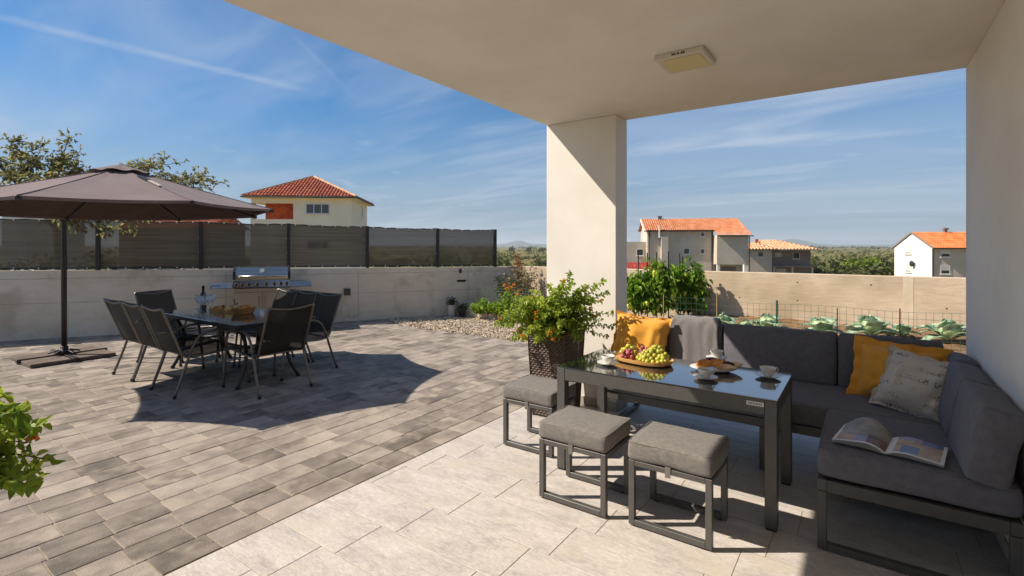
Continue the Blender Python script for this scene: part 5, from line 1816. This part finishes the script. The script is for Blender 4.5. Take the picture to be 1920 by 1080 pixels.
lantana('lantana shrub with orange blossoms in the wicker planter before the pillar', (PX, PY, .70), main_target, .053, 157, 20, 'potted lantanas', 4.235)
qx, qy = -2.257, .13
wicker_pot(qx, qy, 'wicker planter just outside the left edge, under the second lantana')
def left_target(k):
    u, v, d = rnd.gauss(-60, 75), rnd.uniform(755, 915), rnd.gauss(1.42, .09)
    if k % 3 == 1: u, v = rnd.uniform(-340, -60), rnd.uniform(760, 880)
    if k < 6: u, v, d = [(84, 795, 1.4), (10, 742, 1.42), (94, 862, 1.38), (76, 900, 1.36), (45, 775, 1.4), (60, 830, 1.4)][k]
    u = min(u, 72 if k >= 6 else 200)
    q = at(u, d)
    return Vector((q[0], q[1], hz(v, d)))
lantana('lantana shrub with red orange blossoms, cut off by the left edge of the picture', (qx, qy, .70), left_target, .046, 120, 10, 'potted lantanas')

# ------------------------------------------------------------------ the vegetable garden
def on_y(u, Y):
    a = at(u, 1.0); k = Y / a[1]
    return a[0] * k, k
m_wire = M('green_wire', lin('38584a'), rough=.5)
m_wirew = M('pale_green_wire', lin('7d9c86'), rough=.5)
m_gpost = M('green_post', lin('1f4a37'), rough=.5)
m_cane = M('cane', lin('a88a5c'), rough=.8)
def wire_fence(label, P, Q, z0, z1f, cx, cz, mat, posts, r=.0016):
    P, Q = Vector((*P, 0)), Vector((*Q, 0))
    t = thing('wire_mesh_fence', label, 'fence', P)
    L_ = (Q - P).length; dv = (Q - P).normalized()
    b = B()
    n = int(L_ / cx)
    def wob(s): return 0.012 * math.sin(s * 2.1) + .008 * math.sin(s * 5.7)
    for i in range(n + 1):
        p = dv * (i * L_ / n)
        b.tube([p + Vector((0, wob(i * cx), z0)), p + Vector((.004 * math.sin(i * 2.3), wob(i * cx), z1f(i / n)))], r, 3, cap=False)
    m_ = int((z1f(.5) - z0) / cz)
    for j in range(m_ + 1):
        b.tube([dv * (L_ * k / 30) + Vector((0, wob(L_ * k / 30), z0 + (z1f(k / 30) - z0) * j / m_)) for k in range(31)], r, 3, cap=False)
    b.build('wire_mesh', mat, t)
    for (s, zt, mm, rr) in posts:
        B().tube([dv * s + Vector((0, -.012, z0 - .15)), dv * s + Vector((.006, -.012, zt))], rr, 6).build('post', mm, t)
    return t
YF = 7.45
xa = -2.35
zx = lambda u, v: (on_y(u, YF)[0] - xa, hz(v, on_y(u, YF)[1]))
ps_ = [(*zx(1244, 553), m_cane, .007), (*zx(1344, 552), m_cane, .008), (*zx(1456, 563), m_gpost, .013), (*zx(1569, 577), m_post, .007), (*zx(1686, 578), m_post, .007), (3.9, .76, m_post, .007)]
wire_fence('green wire mesh fence in front of the cabbages and pepper plants', (xa, YF), (xa + 4.6, YF), .26, lambda f: .745 + .012 * math.sin(f * 19), .075, .075, m_wire, ps_, .0019)
Y2 = 8.46
x1, x2 = on_y(851, Y2)[0], on_y(965, Y2)[0]
wire_fence('pale green wire mesh fence behind the kerb of the raised bed', (x1, Y2), (x2 + .9, Y2 - .1), .14, lambda f: .62 + .05 * math.sin(f * 3), .07, .05, m_wirew,
           [(0.0, hz(523, on_y(850, Y2)[1]), m_post, .014), (on_y(898, Y2)[0] - x1, hz(541, on_y(898, Y2)[1]), m_cane, .008)], .0015)
xx, dd = on_y(883, 8.62)
t = thing('white_post', 'weathered white post standing in the raised bed before the grey wall', 'post', (xx, 8.62, .1))
B().tube([(0, 0, 0), (.008, 0, .40), (0, 0, hz(523, dd) - .1)], .03, 10, rr=[.034, .032, .028]).build('shaft', m_kerb, t, True)
B().lathe([(.001, .03), (.02, .028), (.036, .01), (.036, -.005), (.001, -.005)], 12, (0, 0, hz(523, dd) - .1)).build('cap', m_kerb, t, True)

m_pep = leafmat('pepper_leaf', '3d671b', 'a3c044', 0.45, 0.4)
m_pod = M('pepper_pod', lin('b9bf3e'), lin('d8cf62'), 20, rough=.3, transl=.15)
def pepper(u, d, h, rx, label, n=150):
    x, y = at(u, d)
    zb = .27
    t = thing('pepper_plant', label, 'plant', (x, y, zb), 0, 'pepper plants by the garden wall')
    sb = B(); LP, LD, LS, LT = [], [], [], []
    for k in range(n):
        a, rr = rnd.random() * 6.283, rx * rnd.random() ** .45
        hh = h * (rnd.uniform(.18, 1.0) ** .8) * (1 - .28 * (rr / rx) ** 2.4)
        e = Vector((rr * math.cos(a), rr * math.sin(a) * .62, hh))
        b0 = Vector((e.x * .15, e.y * .15, hh * .35))
        if k % 3 == 0: sb.tube([Vector((0, 0, 0)) if k % 9 == 0 else b0 * .6, b0, e], .006, 4, rr=[.010, .006, .003], cap=False)
        tb = rnd.gauss(.45, .18)
        for q in range(11):
            p = b0.lerp(e, .55 + .5 * rnd.random()) + Vector((rnd.gauss(0, .045), rnd.gauss(0, .04), rnd.gauss(0, .045)))
            dv = Vector((math.cos(a) + rnd.gauss(0, .9), math.sin(a) + rnd.gauss(0, .9), rnd.gauss(-.35, .5)))
            LP.append(p[:]); LD.append(dv[:]); LS.append(rnd.uniform(.07, .125)); LT.append(tb + rnd.gauss(0, .15))
    sb.build('stem', m_stemg, t)
    leaves('foliage', np.array(LP), np.array(LD), np.array(LS), m_pep, t, asp=.48, droop=.5, fold=.14, tone=np.clip(np.array(LT), 0, 1))
    for k in range(9):
        a = YAW - PI / 2 + rnd.uniform(-1.1, 1.1); z = h * rnd.uniform(.25, .85)
        r = rx * (.98 if z < h * .6 else .8)
        B().lathe([(.001, 0), (.012, -.004), (.030, -.012), (.034, -.04), (.026, -.085), (.01, -.11), (.001, -.112)], 10).build('pepper', m_pod, t, True,
            loc=(r * math.cos(a), r * .62 * math.sin(a), z), rot=(rnd.uniform(-.3, .3), rnd.uniform(-.3, .3), 0))
    return t
pepper(1203, 9.0, .80, .40, 'broad pepper plant half hidden by the white pillar')
pepper(1240, 8.85, 1.04, .27, 'tallest pepper plant, in the middle of the row by the sunlit wall')
pepper(1291, 8.9, .99, .29, 'pepper plant at the right end of the row, casting its shadow on the sunlit wall')
for i, (u, v, lb_) in enumerate(((1198, 470, 'leftmost thin dark stake, nearest the white pillar'), (1214, 474, 'second thin dark stake from the white pillar'), (1231.5, 473, 'thin dark stake left of the tallest pepper plant'),
                            (1253.5, 471, 'thin dark stake at the top of the tallest pepper plant'), (1276, 475, 'thin dark stake left of the last pepper plant'), (1282, 481, 'shorter thin dark stake over the last pepper plant'))):
    d = 9.15; x, y = at(u, d)
    o = B().tube([(0, 0, -.1), (rnd.uniform(-.02, .02), 0, hz(v, d) - .25)], .010, 6).build('plant_stake', m_post, loc=(x, y, .25))
    tag(o, lb_, 'stake', 'stakes of the pepper plants')

m_cab = M('cabbage_leaf', lin('6f8f72'), lin('a9bfa0'), 9, det=4, rough=.6, transl=.2, c3=lin('bccaa4'), sc3=5)
m_cabh = M('cabbage_head', lin('9db581'), lin('c3d0a0'), 12, det=4, rough=.55, transl=.15)
def cab_leaf(w_, l_, curl, seed):
    def fn(i, j):
        s = 2 * j - 1
        wd = w_ * (math.sin(PI * min(1, .12 + .80 * i)) ** .65)
        x = s * wd * .5
        r = .03 + l_ * i
        z = .22 * l_ * math.sin(i * PI * .8) + curl * i * i * l_ + .12 * w_ * s * s * (1 - .4 * i) + .020 * math.sin(s * 9 + seed) * i * abs(s) + .012 * mnoise.noise(Vector((s * 3 + seed, i * 4, 1)))
        return (r, x, z)
    return B().grid(fn, 9, 10).mesh('leaf', True, [m_cab])
cab_meshes = [cab_leaf(.22, .24, -.55, 1), cab_leaf(.24, .22, -.1, 4), cab_leaf(.20, .17, .55, 7), cab_leaf(.25, .25, -.3, 9)]
hd = B().grid(lambda i, j: (lambda r: (r * math.sin(PI * i) * math.cos(6.2832 * j), r * math.sin(PI * i) * math.sin(6.2832 * j), -r * .85 * math.cos(PI * i)))(.10 * (1 + .06 * math.sin(6.2832 * j * 3 + i * 5))), 12, 24).mesh('head', True, [m_cabh])
for u, v, s, lb_ in ((1356, 606, 1.0, 'cabbage partly hidden by the throw blanket, next to the tan cane'), (1441, 612, 1.12, 'cabbage at the foot of the green fence post'), (1398, 612, .7, 'small cabbage between the cane and the green fence post'),
                  (1541, 620, 1.12, 'broad cabbage with dark open leaves right of the green fence post'), (1634, 625, 1.18, 'cabbage with the palest round head, above the corner cushions'), (1690, 634, .75, 'small cabbage beside the bright fence stake at the right'),
                  (1778, 636, 1.15, 'cabbage closest to the side wall of the porch')):
    d = 6.55 if u < 1750 else 6.2
    x, y = at(u, d)
    if y < 7.6: k_ = 7.6 / y; x, y, d = x * k_, 7.6, d * k_
    t = thing('cabbage', lb_, 'cabbage', (x, y, .30), 0, 'cabbages behind the sofa')
    h_ = obj('head', hd, None, t, (0, 0, .15 * s)); h_.scale = (s,) * 3
    for k in range(15):
        ring = 0 if k < 6 else 1 if k < 11 else 2
        o = obj('leaf', cab_meshes[(k * 3 + ring) % 4] if ring < 2 else cab_meshes[2], None, t, (0, 0, (.03, .06, .07)[ring] * s), (0, rnd.uniform(-.5, -.05) - .35 * ring, k * 2.4 + rnd.random() * .5))
        q = s * (1.0, .92, .8)[ring] * rnd.uniform(.85, 1.1); o.scale = (q, q, q)

def loose_plant(name, label, cat, u, d, z, h, rx, n, leaf, mats, group=None, asp=.6, up=.2, tone=.5):
    x, y = at(u, d)
    t = thing(name, label, cat, (x, y, z), 0, group)
    LP, LD = [], []; sb = B()
    for k in range(max(6, n // 14)):
        a, rr = rnd.random() * 6.283, rx * rnd.random() ** .5
        e = Vector((rr * math.cos(a), rr * math.sin(a), h * rnd.uniform(.4, 1.0)))
        sb.tube([(0, 0, -.02), e * .5 + Vector((0, 0, h * .1)), e], .004, 4, rr=[.008, .005, .002], cap=False)
        for q in range(14):
            p = e * rnd.uniform(.4, 1.02) + Vector((rnd.gauss(0, .03), rnd.gauss(0, .03), rnd.gauss(0, .03)))
            LP.append(p[:]); LD.append((rnd.gauss(0, 1), rnd.gauss(0, 1), rnd.gauss(up, .6)))
    sb.build('stem', m_stemg, t)
    z_ = np.array(LP)[:, 2] / h
    leaves('foliage', np.array(LP), np.array(LD), nprng.uniform(.6, 1.2, len(LP)) * leaf, mats, t, asp=asp, tone=np.clip(nprng.normal(tone, .2, len(LP)), 0, 1))
    return t
m_dry = M('dry_leaf', lin('6d6f55'), lin('b9a98a'), 0, tone='attr', rough=.8, coord='Position', transl=.25)
m_rust = M('rust_leaf', lin('8a5a3a'), lin('c08a5c'), 0, tone='attr', rough=.8, coord='Position', transl=.3)
m_dkg = leafmat('dark_green_leaf', '2a3a1c', '55663a', .3)
loose_plant('dry_shrub', 'tall dry grey green shrub in the wall corner', 'shrub', 978, 10.7, .1, 1.02, .42, 900, .075, m_dry, asp=.45)
loose_plant('rust_shrub', 'rust brown dead stems sticking up over the wall corner', 'shrub', 973, 10.95, .35, 1.06, .14, 330, .06, m_rust, asp=.45, up=.5)
loose_plant('evergreen_shrub', 'dark green shrub against the shaded end of the grey wall', 'shrub', 950, 10.75, .1, .82, .26, 600, .06, m_dkg, tone=.3)
for u, d, h, lb_ in ((900, 10.35, .24, 'low bright green plant nearest the white post'), (916, 10.2, .27, 'low bright green plant second from the white post'), (931, 10.05, .28, 'low bright green plant behind the middle of the kerb'),
                     (946, 9.9, .27, 'low bright green plant beside the orange marigold')):
    loose_plant('bean_plant', lb_, 'plant', u, d, .12, h, .20, 240, .07, m_pep, 'low green plants in the raised bed', tone=.6)
mg_ = loose_plant('marigold', 'leafy marigold with orange blossoms behind the kerb', 'plant', 957, 9.8, .12, .62, .17, 300, .055, m_pep, tone=.65)
for k in range(7):
    obj('blossom', blossom_mesh(22, .035), None, mg_, (rnd.gauss(0, .08), rnd.gauss(0, .07) - .05, rnd.uniform(.38, .64)))
for u, d, lb_ in ((28, 14.5, 'dim shrub showing through the net fence at the far left'), (120, 15.5, 'dim shrub showing through the net behind the parasol mast'), (235, 15.0, 'dim shrub showing through the net right of the parasol mast'),
                  (318, 16.5, 'dim shrub behind the net fence, left of the cream house'), (760, 18.0, 'dim low shrub behind the net fence, right of the cream house')):
    loose_plant('field_shrub', lb_, 'shrub', u, d, -.9, 2.3 if u < 700 else 1.6, 1.1, 700, .16, m_olive, 'shrubs behind the net fence', tone=.35)
m_pot = M('white_pot', lin('cfc8bb'), lin('bdb5a6'), 5, rough=.7)
for u, d, r, h, mm, l1, l2 in ((847, 10.72, .098, .27, m_pot, 'pale flower pot on the gravel against the grey wall', 'small dark leafed plant in the pale flower pot'),
                           (866, 10.62, .07, .15, m_black, 'small black pot between the pale flower pot and the kerb', 'small green plant in the black pot')):
    x, y = at(u, d)
    t = thing('flower_pot', l1, 'pot', (x, y, -.01))
    B().lathe([(.001, 0), (r * .68, 0), (r * .97, h * .9), (r * 1.04, h * .9), (r * 1.04, h), (r * .93, h), (r * .9, h * .86), (.001, h * .85)], 20).build('pot', mm, t, 'auto')
    loose_plant('potted_plant', l2, 'plant', u, d, h * .86, .14, .11, 150, .06, m_dkg, tone=.45)

# ------------------------------------------------------------------ the summer haze over the plain
hzb = B().box(-6900, 6900, -6900, 6900, -9.0, 95.0).mesh('haze')
hm = bpy.data.materials.new('haze_air')
hm.use_nodes = True
hm.node_tree.nodes.clear()
gh = NT(hm.node_tree)
vol = gh.n('ShaderNodeVolumePrincipled')
vol.inputs['Color'].default_value = (0.80, 0.88, 1.0, 1)
vol.inputs['Density'].default_value = 0.00018
vol.inputs['Anisotropy'].default_value = 0.2
ho = gh.n('ShaderNodeOutputMaterial')
gh.l(vol.outputs[0], ho.inputs['Volume'])
hzb.materials.append(hm)
o = bpy.data.objects.new('haze', hzb)
COL.objects.link(o)
tag(o, 'thin summer haze over the whole plain', kind='stuff')
